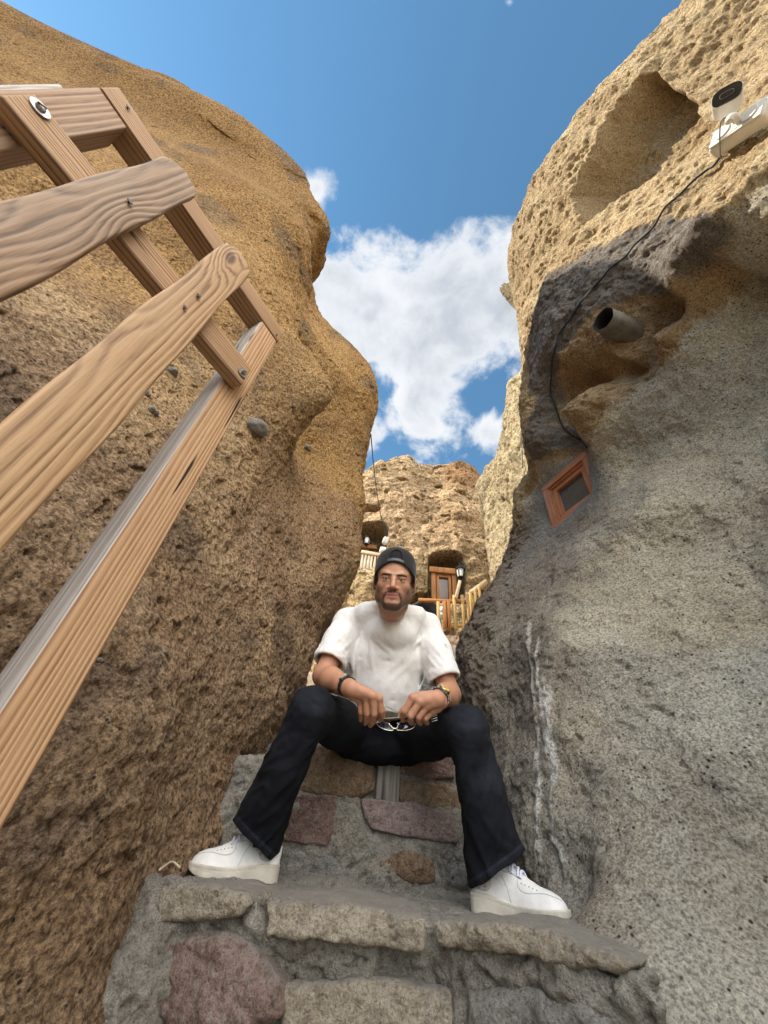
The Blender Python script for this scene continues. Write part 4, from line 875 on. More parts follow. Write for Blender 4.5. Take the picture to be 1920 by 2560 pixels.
# skin ---------------------------------------------------------------------------
def m_skin():
    m, g = new_mat('skin'); co = g.n('TexCoord').outputs['Object']
    col = attr(g, 'tone'); n_ = g.noise(co, 35, 4, 0.6)
    col = g.mix(g.ramp(n_, [(0.4, 0.0), (0.7, 0.35)]), col, g.mix(1.0, col, (1.08, .82, .76), 'MULTIPLY'))
    fine = g.noise(co, 420, 3, .6)
    finish(g, col, 0.50, fine, 0.15, 0.0008, spec=0.35, **{'Subsurface Weight': 0.12, 'Subsurface Radius': (0.010, 0.004, 0.002), 'Subsurface Scale': 1.0})
    return m
M_SKIN = m_skin()
def facets(s, r):
    E = s.ell; B = np.asarray(HM)
    E(H(0, -.018, .050), (.0790, .098, .084), B, .02); E(H(0, .030, .020), (.071, .062, .075), B, .02)
    E(H(0, .030, -.040), (.066, .060, .070), B, .02)
    s.chain([H(-.060, -.005, -.030), H(-.052, .026, -.068), H(-.017, .070, -.098), H(.017, .070, -.098), H(.052, .026, -.068), H(.060, -.005, -.030)], [.019, .017, .016, .016, .017, .019], .026)
    E(H(0, .020, -.060), (.050, .050, .045), B, .03)
    E(H(0, .052, -.070), (.036, .034, .036), B, .02)
    for q in (-1, 1):
        E(H(.044*q, .055, -.022), (.024, .022, .020), B, .016)          # cheekbones
        s.chain([H(.052*q, .064, .030), H(.032*q, .083, .0275), H(.010*q, .088, .0225)], [.007, .0085, .008], .010)   # brow ridge
        E(H(.0315*q, .102, .006), (.019, .020, .0115), B, .008, 'sub')
        E(H(.0315*q, .0755, .006), (.0135, .0125, .0125), B, .0015)     # eyeball and lids
        E(H(.0315*q, .0790, .0125), (.0170, .0110, .0068), B, .003)
        E(H(.0315*q, .0775, -.0018), (.0155, .0105, .0050), B, .003)
    s.chain([H(0, .084, .020), H(0, .094, .004), H(0, .107, -.016), H(0, .113, -.026)], [.0085, .0082, .0095, .0115], .007)
    for q in (-1, 1):
        E(H(.0130*q, .098, -.031), (.0085, .0105, .0080), B, .005)
        E(H(.0075*q, .106, -.039), (.0035, .0050, .0035), B, .003, 'sub')
        s.chain([H(.022*q, .086, -.034), H(.033*q, .080, -.052)], [.006, .006], .012)
    E(H(0, .082, -.058), (.032, .012, .022), B, .012)
    s.chain([H(-.027, .0805, -.0605), H(-.009, .0915, -.0545), H(0, .0922, -.0560), H(.009, .0915, -.0545), H(.027, .0805, -.0605)], [.0018, .0032, .0032, .0032, .0018], .004)
    s.chain([H(-.024, .0810, -.0655), H(-.009, .0905, -.0690), H(.009, .0905, -.0690), H(.024, .0810, -.0655)], [.0018, .0040, .0040, .0018], .004)
    s.chain([H(-.025, .0860, -.0620), H(-.008, .0970, -.0612), H(.008, .0970, -.0618), H(.025, .0860, -.0622)], [.0014, .0018, .0018, .0014], .0015, 'sub')
    E(H(0, .098, -.0795), (.018, .007, .0045), B, .006, 'sub')
    E(H(0, .079, -.090), (.021, .016, .014), B, .010)                   # chin
    for q in (-1, 1):                                                   # ears
        Re = HM@np.array(Matrix.Rotation(-.55*q, 3, 'Z'))@np.array(Matrix.Rotation(.12*q, 3, 'Y'))
        E(H(.0860*q, -.014, -.004), (.0085, .0190, .0330), Re, .004)
        E(H(.0945*q, -.006, .000), (.0050, .0105, .0200), Re, .003, 'sub')
        E(H(.0820*q, -.008, -.030), (.0070, .0100, .0110), Re, .004)
def hand(s, W, kn, tips, thumb, rk=.0105, palm_n=None):
    """W wrist, kn four knuckles index..little, tips: list of three joints for each finger"""
    kn = [np.array(k) for k in kn]; c = sum(kn)/4
    for i, k in enumerate(kn):
        a = W+(k-c)*.55
        s.chain([a, a*.45+k*.55, k], [.0185, .0175, .0138], .008)
    for i, (k, t) in enumerate(zip(kn, tips)):
        r0 = (.0118, .0121, .0116, .0104)[i]
        s.chain([k]+t, [r0*1.10, r0*1.02, r0*.93, r0*.78], .0022)
        s.ell(k, (r0*1.12,)*3, None, .004)
    s.chain(kn, [.0120]*4, .008)
    s.chain(thumb, [.0160, .0125, .0105, .0095], .005)
def build_body():
    lo = A3(-.285, 1.29, .225); hi = A3(.455, 1.99, 1.03); s = SDF(lo, hi, .0028)
    # torso core hidden by the shirt, neck and head
    s.chain([A3(.08, 1.80, .68), A3(.08, 1.87, .50), A3(.08, 1.95, .36)], [.085, .085, .08], .04)
    s.chain([SHL, A3(.02, 1.74, .715), A3(.14, 1.74, .715), SHR], [.046, .048, .048, .046], .03)
    s.chain([PD(978, 1600, 1.80), PD(979, 1540, 1.755), H(0, -.035, -.085), H(0, -.030, -.02)], [.070, .060, .060, .060], .03)
    s.cone(H(0, .020, -.100), PD(978, 1550, 1.74), .020, .022, .03)
    facets(s, 0)
    for S, E_, W in ((SHL, ELL, WRL), (SHR, ELR, WRR)):
        s.chain([S, S*.45+E_*.55, E_], [.050, .047, .041], .02)
        m_ = E_*.68+W*.32
        s.chain([E_, m_, E_*.30+W*.70, W], [.0430, .0455, .0360, .0300], .016)
    # hands: the viewer's left hand hangs, its fingers curl round one temple of the glasses
    def px(x, y, d): return PD(x, y, d)
    kl = [px(948, 1746, 1.352), px(932, 1740, 1.345), px(914, 1743, 1.350), px(899, 1750, 1.362)]
    tl = [[px(953, 1777, 1.346), px(955, 1791, 1.362), px(949, 1801, 1.384)], [px(935, 1784, 1.334), px(932, 1804, 1.352), px(926, 1813, 1.372)],
          [px(917, 1783, 1.340), px(917, 1800, 1.358), px(913, 1808, 1.378)], [px(902, 1780, 1.352), px(903, 1792, 1.368), px(902, 1800, 1.386)]]
    hand(s, WRL, kl, tl, [WRL*.7+kl[0]*.3+A3(.012, .012, -.005), px(946, 1752, 1.40), px(957, 1778, 1.405), px(950, 1797, 1.402)])
    kr = [px(1031, 1744, 1.345), px(1050, 1754, 1.335), px(1068, 1764, 1.338), px(1082, 1777, 1.350)]
    tr = [[px(1011, 1778, 1.328), px(1006, 1790, 1.342), px(1008, 1800, 1.364)], [px(1027, 1790, 1.318), px(1026, 1800, 1.336), px(1030, 1807, 1.358)],
          [px(1047, 1793, 1.326), px(1047, 1802, 1.343), px(1051, 1808, 1.364)], [px(1064, 1796, 1.338), px(1064, 1803, 1.354), px(1068, 1808, 1.373)]]
    hand(s, WRR, kr, tr, [WRR*.7+kr[0]*.3+A3(-.012, .012, -.006), px(1024, 1760, 1.385), px(1006, 1776, 1.385), px(1000, 1791, 1.372)])
    V, Q = s.mesh(); V = relax(V, Q, 1, .35)
    # tone
    q = (V-HC)@HM; x, y, z = q.T; ax_ = np.abs(x)
    skin = A3(.45, .235, .145); c = np.tile(skin, (len(V), 1))
    def lay(m_, col):
        nonlocal c
        m_ = np.clip(m_, 0, 1)[:, None]; c = c*(1-m_)+np.asarray(col)*m_
    nz = fbm(V*60, 3); face = (z > -.14)&(z < .13)&(np.abs(x) < .09)&(np.abs(y) < .14)
    lay(face*1.0, A3(.44, .235, .150)); lay(face*sst(.10, .03, np.hypot(x, z-.055))*.5, A3(.56, .32, .20))
    for q_ in (-1, 1): lay(face*sst(.026, .008, np.hypot(x-.043*q_, z+.022))*.45, A3(.48, .23, .15))
    lay(face*sst(.022, .008, np.hypot(x, (z+.028)))*(y > .085)*.45, A3(.52, .22, .15))
    low = sst(-.022, -.050, z+.012*nz)
    jaw = low*sst(.034, .052, ax_+.55*np.maximum(0, -.068-z)-.6*np.maximum(0, z+.068))*sst(-.045, -.02, y)*sst(-.112, -.100, z)*sst(-.02, .0, y+.5*(z+.118)-.0)
    lay(face*jaw*.72, A3(.060, .040, .032))
    side = sst(.056, .066, ax_)*sst(.004, -.012, np.abs(y+.000)-.016)*sst(.06, .03, z)
    lay(face*side*.75*(z > -.06), A3(.055, .038, .03))
    stub = sst(.004, -.03, z)*sst(.020, .040, ax_)*(y > -.02); lay(face*stub*.22, A3(.12, .08, .065))
    must = sst(.0062, .0030, np.abs(z-(-.0465-.30*np.maximum(0, ax_-.010)+.02*0)))*sst(.038, .030, ax_)*sst(.001, .005, ax_+.002)
    lay(face*must*.85, A3(.045, .030, .024))
    gs = sst(.0065, .0035, np.abs(ax_-(.0325+.02-22*(z+.078)**2-.0155)))*sst(-.050, -.054, z)*sst(-.112, -.10, z); lay(face*gs*.8*(y > .03), A3(.05, .033, .026))
    chin = sst(-.0885, -.094, z+.10*np.maximum(0, .02-ax_))*sst(.045, .036, ax_)*sst(.030, .045, y)*sst(-.125, -.118, z); lay(face*chin*.82, A3(.045, .030, .024))
    soul = sst(.0075, .003, np.hypot(x*.8, (z+.0785)*1.1)); lay(face*soul*.55*(y > .07), A3(.10, .05, .04))
    lip = sst(.0035, .001, np.abs(z+.0545-.02*ax_)-.0028)*sst(.026, .021, ax_)+sst(.0035, .001, np.abs(z+.0680)-.0038)*sst(.023, .018, ax_)
    lay(face*lip*.8*(y > .08), A3(.44, .17, .135))
    lay(face*sst(.0018, .0004, np.abs(z+.0607))*sst(.024, .021, ax_)*(y > .075)*.85, A3(.10, .03, .025))
    br = sst(.0048, .0026, np.abs(z-(.0222-.14*np.maximum(0, ax_-.036)-.10*np.maximum(.022-ax_, 0))))*sst(.008, .013, ax_)*sst(.056, .048, ax_)*(y > .04)
    lay(face*br*.93, A3(.030, .020, .016))
    for q_ in (-1, 1):
        lay(face*sst(1.25, .85, np.hypot((x-.0315*q_)/.0185, (z-.007)/.0095))*.20*(y > .05), A3(.22, .10, .07))
        lay(face*sst(.0015, .0004, np.abs(z-(.0080-18*(x-.0315*q_)**2)))*sst(.016, .013, np.abs(x-.0315*q_))*(y > .05)*.9, A3(.03, .018, .015))
        lay(face*sst(.0035, .0018, np.hypot(x-.0075*q_, z+.0395))*(y > .09)*.85, A3(.09, .03, .025))
    # nails and knuckle reddening
    for K in kl+kr: lay(sst(.016, .005, np.linalg.norm(V-K, axis=1))*.35, A3(.52, .22, .15))
    for T in tl+tr:
        lay(sst(.011, .004, np.linalg.norm(V-T[2], axis=1))*.35, A3(.56, .27, .20)); lay(sst(.011, .004, np.linalg.norm(V-T[0], axis=1))*.28, A3(.50, .20, .14))
    hnd = sst(.16, .10, np.minimum(np.linalg.norm(V-WRL, axis=1), np.linalg.norm(V-WRR, axis=1))); lay(hnd*.25, A3(.52, .27, .18))
    return mesh_obj('body', V, Q, M_SKIN, MAN, attrs={'tone': c}), (kl, tl, kr, tr)
BODY, HANDS = build_body()
# eyes
def m_eye():
    m, g = new_mat('eye'); co = attr(g, 'tone'); finish(g, co, 0.12, spec=.6); return m
M_EYE = m_eye()
for q_ in (-1, 1):
    bm = bmesh.new(); bmesh.ops.create_uvsphere(bm, u_segments=24, v_segments=16, radius=.0122)
    V = np.array([v.co[:] for v in bm.verts]); Fc = [[v.index for v in f.verts] for f in bm.faces]; bm.free()
    c0 = H(.0315*q_, .0765, .0052); gz = -HC/np.linalg.norm(HC)
    r_ = np.arccos(np.clip((V/.0122)@gz, -1, 1)); t = np.where((r_ < .48)[:, None], A3(.05, .025, .014), A3(.50, .43, .39)); t = np.where((r_ < .2)[:, None], A3(.005, .005, .005), t)
    mesh_obj('eye', V+c0, Fc, M_EYE, MAN, attrs={'tone': t})
# hair and cap
M_HAIR = m_flat('black_hair', (0.022, 0.016, 0.013), .6, nz=.6, ns=240, bs=.6, bd=.002)
def shell_head(nm, grow, keep, mat, par, h=.0028, disp=None, extra=None, op=None):
    s = SDF(HC-.15, HC+.16, h)
    s.ell(H(0, -.018, .050), (.079+grow, .098+grow, .084+grow), HM, .01); s.ell(H(0, .030, .020), (.071+grow, .062+grow, .075+grow), HM, .02)
    if extra: extra(s)
    ax = [s.lo[i]+h*np.arange(s.n[i]) for i in range(3)]; P = np.stack(np.meshgrid(*ax, indexing='ij'), -1).astype(np.float32)
    q = (P-HC)@HM; s.d = np.maximum(s.d, keep(q, P).astype(np.float32))
    V, Q = s.mesh(); V = relax(V, Q, 1, .3)
    if disp is not None: V = V+vnormals(V, Q)*disp((V-HC)@HM)[:, None]
    return mesh_obj(nm, V, Q, mat, par)
shell_head('hair', .0055, lambda q, P: np.maximum.reduce([np.where(q[..., 1] > -.03, .0605-np.abs(q[..., 0])+.35*np.maximum(q[..., 1]-.02, 0), -1), -q[..., 2]-.004+.5*np.maximum(0, -q[...,1]+.004), q[..., 1]-.042+.2*np.abs(q[..., 2]-.02)]), M_HAIR, MAN, disp=lambda q: .0012*fbm(q*120, 2))
def m_cap():
    m, g = new_mat('black_twill'); co = g.n('TexCoord').outputs['Object']
    tw = g.n('TexWave', {'Vector': co, 'Scale': 260.0, 'Distortion': 1.0}).outputs[1]; n_ = g.noise(co, 30, 4, .6)
    col = g.mix(g.ramp(n_, [(0.35, 0.0), (0.7, 1.0)]), (0.006, 0.006, 0.0065), (0.012, 0.012, 0.013)); finish(g, col, 0.8, g.math('ADD', tw, n_), 0.2, 0.0008, spec=0.25, **{'Sheen Weight': .15}); return m
M_CAP = m_cap()
def rimz(x): return .0760-.048*(np.abs(x)/.08)**2.2
def cap_extra(s): s.ell(H(0, -.020, .092), (.080, .090, .062), HM, .02)
ARCH = lambda q: np.hypot(q[..., 0]/.0285, (q[..., 2]-.086)/.048)-1
CAPO = empty('cap', H(0, 0, .08), None); CAPO.parent = MAN; CAPO.location = Vector(tuple(H(0, 0, .08)-np.array(MAN.location)))
shell_head('crown', .0125, lambda q, P: np.maximum((rimz(q[..., 0])-.02*sst(.02, -.06, q[..., 1])-q[..., 2])*.9, np.where((q[..., 1] > .02)&(q[..., 2] > .088), -ARCH(q)*.03, -1)), M_CAP, CAPO, extra=cap_extra,
           disp=lambda q: -.0012*sst(.0022, .0006, np.abs(np.abs(np.arctan2(q[:, 0], q[:, 1]))-.95))-.0010*sst(.0015, .0004, np.abs(q[:, 0]))*(q[:, 2] > .13))
M_CAPIN = m_flat('cap_opening_dark', (0.006, 0.006, 0.006), .9, nz=.5, ns=150, bs=.5)
shell_head('hair_under_opening', .0085, lambda q, P: np.maximum.reduce([ARCH(q)*.03-.006, .03-q[..., 1], .080-q[..., 2]]), M_CAPIN, CAPO, extra=lambda s: s.ell(H(0, -.020, .088), (.0735, .0855, .0575), HM, .02), disp=lambda q: .0015*fbm(q*160, 2))
M_STRAP = m_flat('grey_plastic_strap', (0.055, 0.058, 0.065), .45, nz=.3, ns=300)
shell_head('strap', .0150, lambda q, P: np.maximum.reduce([np.abs(q[..., 0]-.002)-.036, .03-q[..., 1], (rimz(q[..., 0])+.0035)-q[..., 2], q[..., 2]-(rimz(q[..., 0])+.0175)]), M_STRAP, CAPO, h=.0022, extra=cap_extra)
M_TAGW = m_flat('white_label', (0.75, 0.74, 0.70), .6)
def on_cap(px, py, off=.0):    # point of the crown seen at a pixel
    o_ = PD(px, py, 1.2); d_ = ray(px, py); d_ = d_/np.linalg.norm(d_)
    for t in np.linspace(0, .7, 1400):
        p = o_+d_*t; q = (p-HC)@HM
        if min(np.linalg.norm((q-A3(0, -.018, .05))/A3(.0925, .113, .099))-1, np.linalg.norm((q-A3(0, -.020, .088))/A3(.080, .092, .064))-1) < 0: return p-d_*off
    return p
ct = on_cap(1001, 1367, .001); nrm_ = (ct-H(0, -.02, .06)); nrm_ /= np.linalg.norm(nrm_)
bm_obj('label', bevel_box(.022, .007, .002, .0008), M_TAGW, CAPO, mat4(frame(nrm_, RT*1.0-UP*.12), ct))
cl = on_cap(960, 1397, .0005); nrm_ = cl-H(0, -.02, .05); nrm_ /= np.linalg.norm(nrm_)
bm_obj('side_patch', bevel_box(.014, .024, .0016, .003), m_flat('dark_grey_patch', (.035, .035, .038), .6, ns=300), CAPO, mat4(frame(nrm_, RT+UP*.2), cl))
V, Fc = [], []
vb = []
for i, u_ in enumerate(np.linspace(-1, 1, 21)):
    for j, v_ in enumerate(np.linspace(0, 1, 8)):
        vb.append(H(.070*u_*(1-.10*v_*v_), -.095-.065*v_*math.sqrt(max(0, 1-.55*u_*u_)), .045-.020*v_-.018*u_*u_))
n8 = 8; bq = grid_faces(21, 8); vb = np.array(vb); vb2 = vb-HM[:, 2]*.004; bq2 = bq[:, ::-1]+len(vb)
mesh_obj('brim', np.vstack([vb, vb2]), np.vstack([bq, bq2]), M_CAP, CAPO)

# t-shirt -------------------------------------------------------------------------
def m_cotton(name, c, sc_=1.0):
    m, g = new_mat(name); co = g.n('TexCoord').outputs['Object']
    kn = g.noise(co, 900, 2, .5); n_ = g.noise(co, 12, 4, .5)
    col = g.mix(g.ramp(n_, [(0.3, 0.2), (0.7, 0.0)]), c, tuple(x*.86 for x in c)); finish(g, col, 0.9, kn, 0.12, 0.0006, spec=0.15, **{'Sheen Weight': .25}); return m
M_TEE = m_cotton('white_cotton', (0.77, 0.76, 0.745))
SLL = SHL*.30+ELL*.70; SLR = SHR*.26+ELR*.74
def wrk(p, a, b, sharp=1.0): return a*(1-np.abs(perlin(p*b))*2)
def tee():
    h = .0036; lo = A3(-.29, 1.50, .25); hi = A3(.46, 2.12, .82); s = SDF(lo, hi, h)
    s.chain([SHL+A3(.004, 0, .0), PD(925, 1562, 1.76), PD(1020, 1572, 1.76), SHR-A3(.004, 0, .0)], [.056, .062, .062, .056], .02)
    s.chain([SHL+A3(.03, 0, 0.01), PD(918, 1530, 1.755), PD(948, 1516, 1.74)], [.044, .036, .030], .045); s.chain([SHR+A3(-.03, 0, 0.01), PD(1038, 1540, 1.755), PD(1008, 1524, 1.74)], [.044, .036, .030], .045)
    s.ell(A3(.08, 1.745, .62), (.180, .120, .12), None, .04); s.ell(A3(.08, 1.80, .51), (.168, .128, .13), None, .05); s.ell(A3(.08, 1.87, .43), (.166, .135, .11), None, .05)
    s.chain([PD(948, 1580, 1.69), PD(978, 1582, 1.675), PD(1010, 1586, 1.69)], [.050, .050, .050], .04)
    s.cone(A3(.08, 1.74, .50), A3(.09, 1.79, .43), .075, .080, .05)
    for S, L in ((SHL, SLL), (SHR, SLR)): s.chain([S, (S+L)/2, L], [.062, .066, .071], .035); 
    ax = [s.lo[i]+h*np.arange(s.n[i]) for i in range(3)]; P = np.stack(np.meshgrid(*ax, indexing='ij'), -1).astype(np.float32)
    near = np.abs(s.d) < .03; Pn = P[near]
    def surf(x, y):
        r_ = ray(x, y)/F; ds = np.linspace(1.45, 1.9, 226); Q_ = r_[None]*ds[:, None]; ii = np.clip(np.round((Q_-s.lo)/h).astype(int), 0, s.n-1); v_ = s.d[ii[:, 0], ii[:, 1], ii[:, 2]]
        k = int(np.argmax(v_ < 0)) if (v_ < 0).any() else int(np.argmin(v_)); return Q_[k]
    # folds
    def strand(p, a, b, wid, amp, fr=1.0):
        a = np.array(a); b = np.array(b); ba = b-a; t = np.clip(((p-a)@ba)/(ba@ba), 0, 1); q = p-a-t[:, None]*ba; dd = np.linalg.norm(q, axis=1)
        return amp*np.exp(-(dd/wid)**2)*np.sin(np.pi*np.clip(t*.94+.03, 0, 1))**1.3
    f = np.zeros(len(Pn))
    def spx(x, y, d): return PD(x, y, d)
    folds = [((905, 1575, 1.68), (893, 1700, 1.66), .011, .007), ((922, 1590, 1.66), (935, 1690, 1.62), .012, .005), ((872, 1600, 1.7), (884, 1690, 1.7), .010, .007),
             ((1060, 1590, 1.68), (940, 1705, 1.58), .013, .008), ((1050, 1560, 1.68), (1000, 1650, 1.6), .012, .006), ((1040, 1640, 1.62), (950, 1730, 1.56), .014, .007),
             ((890, 1640, 1.66), (990, 1655, 1.58), .016, -.006), ((960, 1620, 1.60), (1050, 1600, 1.64), .012, -.005), ((905, 1670, 1.64), (1000, 1630, 1.58), .014, .005),
             ((880, 1600, 1.72), (840, 1640, 1.70), .009, .006), ((865, 1580, 1.74), (820, 1625, 1.70), .009, .005), ((1070, 1600, 1.74), (1120, 1660, 1.70), .010, .006), ((1068, 1640, 1.72), (1110, 1690, 1.66), .009, .006), ((1085, 1580, 1.76), (1128, 1640, 1.72), .009, -.005),
             ((950, 1745, 1.6), (1060, 1755, 1.62), .012, .010), ((900, 1735, 1.62), (990, 1752, 1.58), .010, -.007), ((1000, 1560, 1.66), (1030, 1620, 1.66), .010, .005), ((940, 1600, 1.65), (985, 1640, 1.60), .011, .005), ((880, 1720, 1.64), (940, 1740, 1.6), .011, .007), ((1065, 1680, 1.66), (1045, 1740, 1.64), .010, .007)]
    for a, b, w_, am in folds: f += strand(Pn, surf(*a[:2]), surf(*b[:2]), w_*.75, am*2.4)
    f += .0045*ridg(Pn*np.array([9, 5, 5])+3, 2)*.5+.003*fbm(Pn*np.array([20, 14, 9]), 2)
    arm = np.minimum(np.linalg.norm(Pn-SLL, axis=1), np.linalg.norm(Pn-SLR, axis=1)); f += sst(.13, .04, arm)*.004*ridg(Pn*np.array([16, 22, 26]), 2)
    s.d[near] -= f.astype(np.float32)
    # cut: neck opening, sleeve mouths, hem
    for S, E_, L in ((SHL, ELL, SLL), (SHR, ELR, SLR)):
        u = (E_-S)/np.linalg.norm(E_-S); dd = (P-L)@u; rr = np.linalg.norm(P-L, axis=-1); loc = (rr < .115)
        s.d = np.where(loc, np.maximum(s.d, dd-.022), s.d)
        s.cone(L-u*.03, L+u*.09, .055, .063, .004, 'sub')
    nk = A3(.08, 1.665, .730); 
    s.cone(PD(980, 1500, 1.78), PD(980, 1500, 1.40), .0760, .0620, .003, 'sub')
    hem = P[..., 2]-(.385+.0*P[..., 0])+.35*(P[..., 1]-1.80)*0
    s.d = np.maximum(s.d, -hem)
    V, Q = s.mesh(); V = relax(V, Q, 1, .4); V = V-.0016*np.abs(fbm(V*np.array([26, 26, 18]), 3))[:, None]*vnormals(V, Q)
    o = mesh_obj('t_shirt', V, Q, M_TEE, MAN); return o
TEE = tee()
# ribbed collar following the opening: ring found on the shirt surface
TB = bvh_of(TEE); BB = bvh_of(BODY)
def relax_line(c):
    c = np.array(c)
    for _ in range(2): c[1:-1] = .5*c[1:-1]+.25*(c[:-2]+c[2:])
    return c
cp = []
for x, y in [(978+41*math.cos(math.radians(a)), 1506-43*math.sin(math.radians(a))) for a in range(186, 356, 12)]:
    best = None
    for q_ in range(22):
        x_, y_ = 978+(x-978)*(.80+.022*q_), 1506+(y-1506)*(.80+.022*q_); d_ = Vector(tuple(ray(x_, y_))).normalized(); hit = TB.ray_cast(Vector((0, 0, 0)), d_)
        bh = BB.ray_cast(Vector((0, 0, 0)), d_)
        if hit[0] is not None and (bh[0] is None or hit[3] < bh[3]-.001) and hit[3] < 1.85: best = np.array(hit[0])-np.array(d_)*.002; break
    if best is not None: cp.append(best)
if len(cp) > 4:
    V, Fc = tube(spline(relax_line(cp), 6), .0048, 8); mesh_obj('collar', V, Fc, M_TEE, MAN)
M_GOLD = m_flat('gold_chain', (0.75, 0.52, 0.22), .3, metal=1.0, nz=.4, ns=500)
BB = bvh_of(BODY); cp = []
for x, y in ((943, 1494), (946, 1512), (950, 1528), (957, 1545), (962, 1552)):
    d_ = Vector(tuple(ray(x, y))).normalized(); hit = BB.ray_cast(Vector((0, 0, 0)), d_)
    if hit[0] is not None: cp.append(np.array(hit[0])-np.array(d_)*.0015)
if len(cp) > 2:
    V, Fc = tube(spline(cp, 6), .0012, 6); mesh_obj('necklace', V, Fc, M_GOLD, MAN)

# jeans ---------------------------------------------------------------------------
def m_denim():
    m, g = new_mat('black_denim'); co = g.n('TexCoord').outputs['Object']
    tw = g.n('TexWave', {'Vector': g.vm('MULTIPLY', co, (1, 1, .5)).outputs[0], 'Scale': 300.0, 'Distortion': 1.5}).outputs[1]
    n_ = g.noise(co, 9, 5, .6); f_ = g.noise(co, 220, 3, .7)
    col = g.mix(g.ramp(n_, [(0.35, 0.0), (0.75, 1.0)]), (0.0045, 0.0050, 0.0075), (0.0090, 0.0100, 0.0150))
    col = g.mix(attr(g, 'worn', 'Fac'), col, (0.030, 0.035, 0.050))
    col = g.mix(g.ramp(f_, [(0.45, 0.0), (0.75, .5)]), col, g.mix(1.0, col, (2.2, 2.2, 2.2), 'MULTIPLY'))
    finish(g, col, 0.88, g.math('ADD', tw, f_), 0.25, 0.0010, spec=0.2); return m
M_DENIM = m_denim()
def jeans():
    h = .0044; lo = A3(-.50, 1.30, -.17); hi = A3(.66, 2.20, .47); s = SDF(lo, hi, h)
    s.chain([HIPL+A3(0, .03, .01), HIPR+A3(0, .03, .01)], [.118, .118], .04); s.ell(A3(.08, 2.03, .33), (.19, .14, .11), None, .03); s.ell(A3(.08, 1.93, .315), (.12, .10, .085), None, .04)
    for HP, K, An in ((HIPL, KNL, ANL), (HIPR, KNR, ANR)):
        q_ = -1 if HP[0] < 0 else 1
        s.chain([HP, HP*.5+K*.5+A3(0, 0, .0), K], [.104, .086, .069], .04)
        mid = K*.55+An*.45+A3(.0*q_, -.01, 0); s.chain([K, mid, An], [.069, .068, .085], .03)
        s.cone(An, An+(An-K)/np.linalg.norm(An-K)*.06, .086, .092, .02)
    ax = [s.lo[i]+h*np.arange(s.n[i]) for i in range(3)]; P = np.stack(np.meshgrid(*ax, indexing='ij'), -1).astype(np.float32)
    base = s.d.copy(); near = np.abs(s.d) < .035; Pn = P[near]; f = np.zeros(len(Pn))
    for HP, K, An in ((HIPL, KNL, ANL), (HIPR, KNR, ANR)):
        u = (An-K)/np.linalg.norm(An-K); t = (Pn-K)@u; L = np.linalg.norm(An-K); perp = Pn-K-t[:, None]*u; rr = np.linalg.norm(perp, axis=1); m_ = (rr < .14)*sst(-.02, .05, t)
        ang = np.arctan2(perp@np.cross(u, A3(1, 0, 0)), perp[:, 0])
        f += m_*(.010*sst(.1, L, t)*(1-2*np.abs(perlin(np.stack([t*7+ang*.9, ang*1.1, t*0+HP[0]*9], 1)))) + .006*(1-2*np.abs(perlin(np.stack([t*15-ang*1.6, ang*1.3+5, t*0+HP[0]*9], 1))))*sst(0, .1, t))
        f += sst(.15, .03, np.linalg.norm(Pn-K, axis=1))*.005*ridg(Pn*np.array([12, 9, 20])+HP[0]*30, 2)
    crt = sst(.30, .10, np.linalg.norm(Pn-A3(.08, 1.95, .33), axis=1)); f += crt*.008*ridg(Pn*np.array([6, 12, 12])+1.5, 2)
    f += .0022*fbm(Pn*30, 2)
    s.d[near] -= f.astype(np.float32)
    for HP, K, An, nx_ in ((HIPL, KNL, ANL, A3(-.50, -.05, -.86)), (HIPR, KNR, ANR, A3(.50, -.10, -.86))):
        u = (An-K)/np.linalg.norm(An-K); cn = nx_/np.linalg.norm(nx_); Cc = HEML if HP[0] < 0 else HEMR
        dd = (P-Cc)@cn+.006*perlin(P*14); rr = np.linalg.norm(P-Cc, axis=-1)
        s.d = np.where(rr < .19, np.maximum(s.d, dd), s.d)
        s.d = np.where((rr < .22)&(dd > -.11), np.maximum(s.d, -(base+.0095)), s.d)
    V, Q = s.mesh(); V = relax(V, Q, 1, .4)
    worn = np.zeros(len(V)); 
    for HP, K, An in ((HIPL, KNL, ANL), (HIPR, KNR, ANR)):
        u = (An-K)/np.linalg.norm(An-K); t = (V-K)@u; L = np.linalg.norm(An-K); perp = V-K-t[:, None]*u
        front = sst(.0, .06, -(V[:, 1]-(K+t[:, None]*u)[:, 1])); worn += .42*front*sst(.34, .05, t)*sst(-.16, -.03, t)*(np.linalg.norm(perp, axis=1) < .13)*(.6+.8*fbm(V*9, 2))
        cn = A3(-.50, -.05, -.86) if HP[0] < 0 else A3(.50, -.10, -.86); cn = cn/np.linalg.norm(cn); dh = (V-(HEML if HP[0] < 0 else HEMR))@cn; worn += .55*sst(.005, .001, np.abs(dh+.020))*(np.linalg.norm(V-An, axis=1) < .16)+.5*(dh > -.020)*(np.linalg.norm(V-An, axis=1) < .16)*(.5+.5*np.sin(V[:, 0]*500+V[:, 2]*300))*.6
    return mesh_obj('jeans', V, Q, M_DENIM, MAN, attrs={'worn': np.clip(worn, 0, 1)})
JE = jeans()
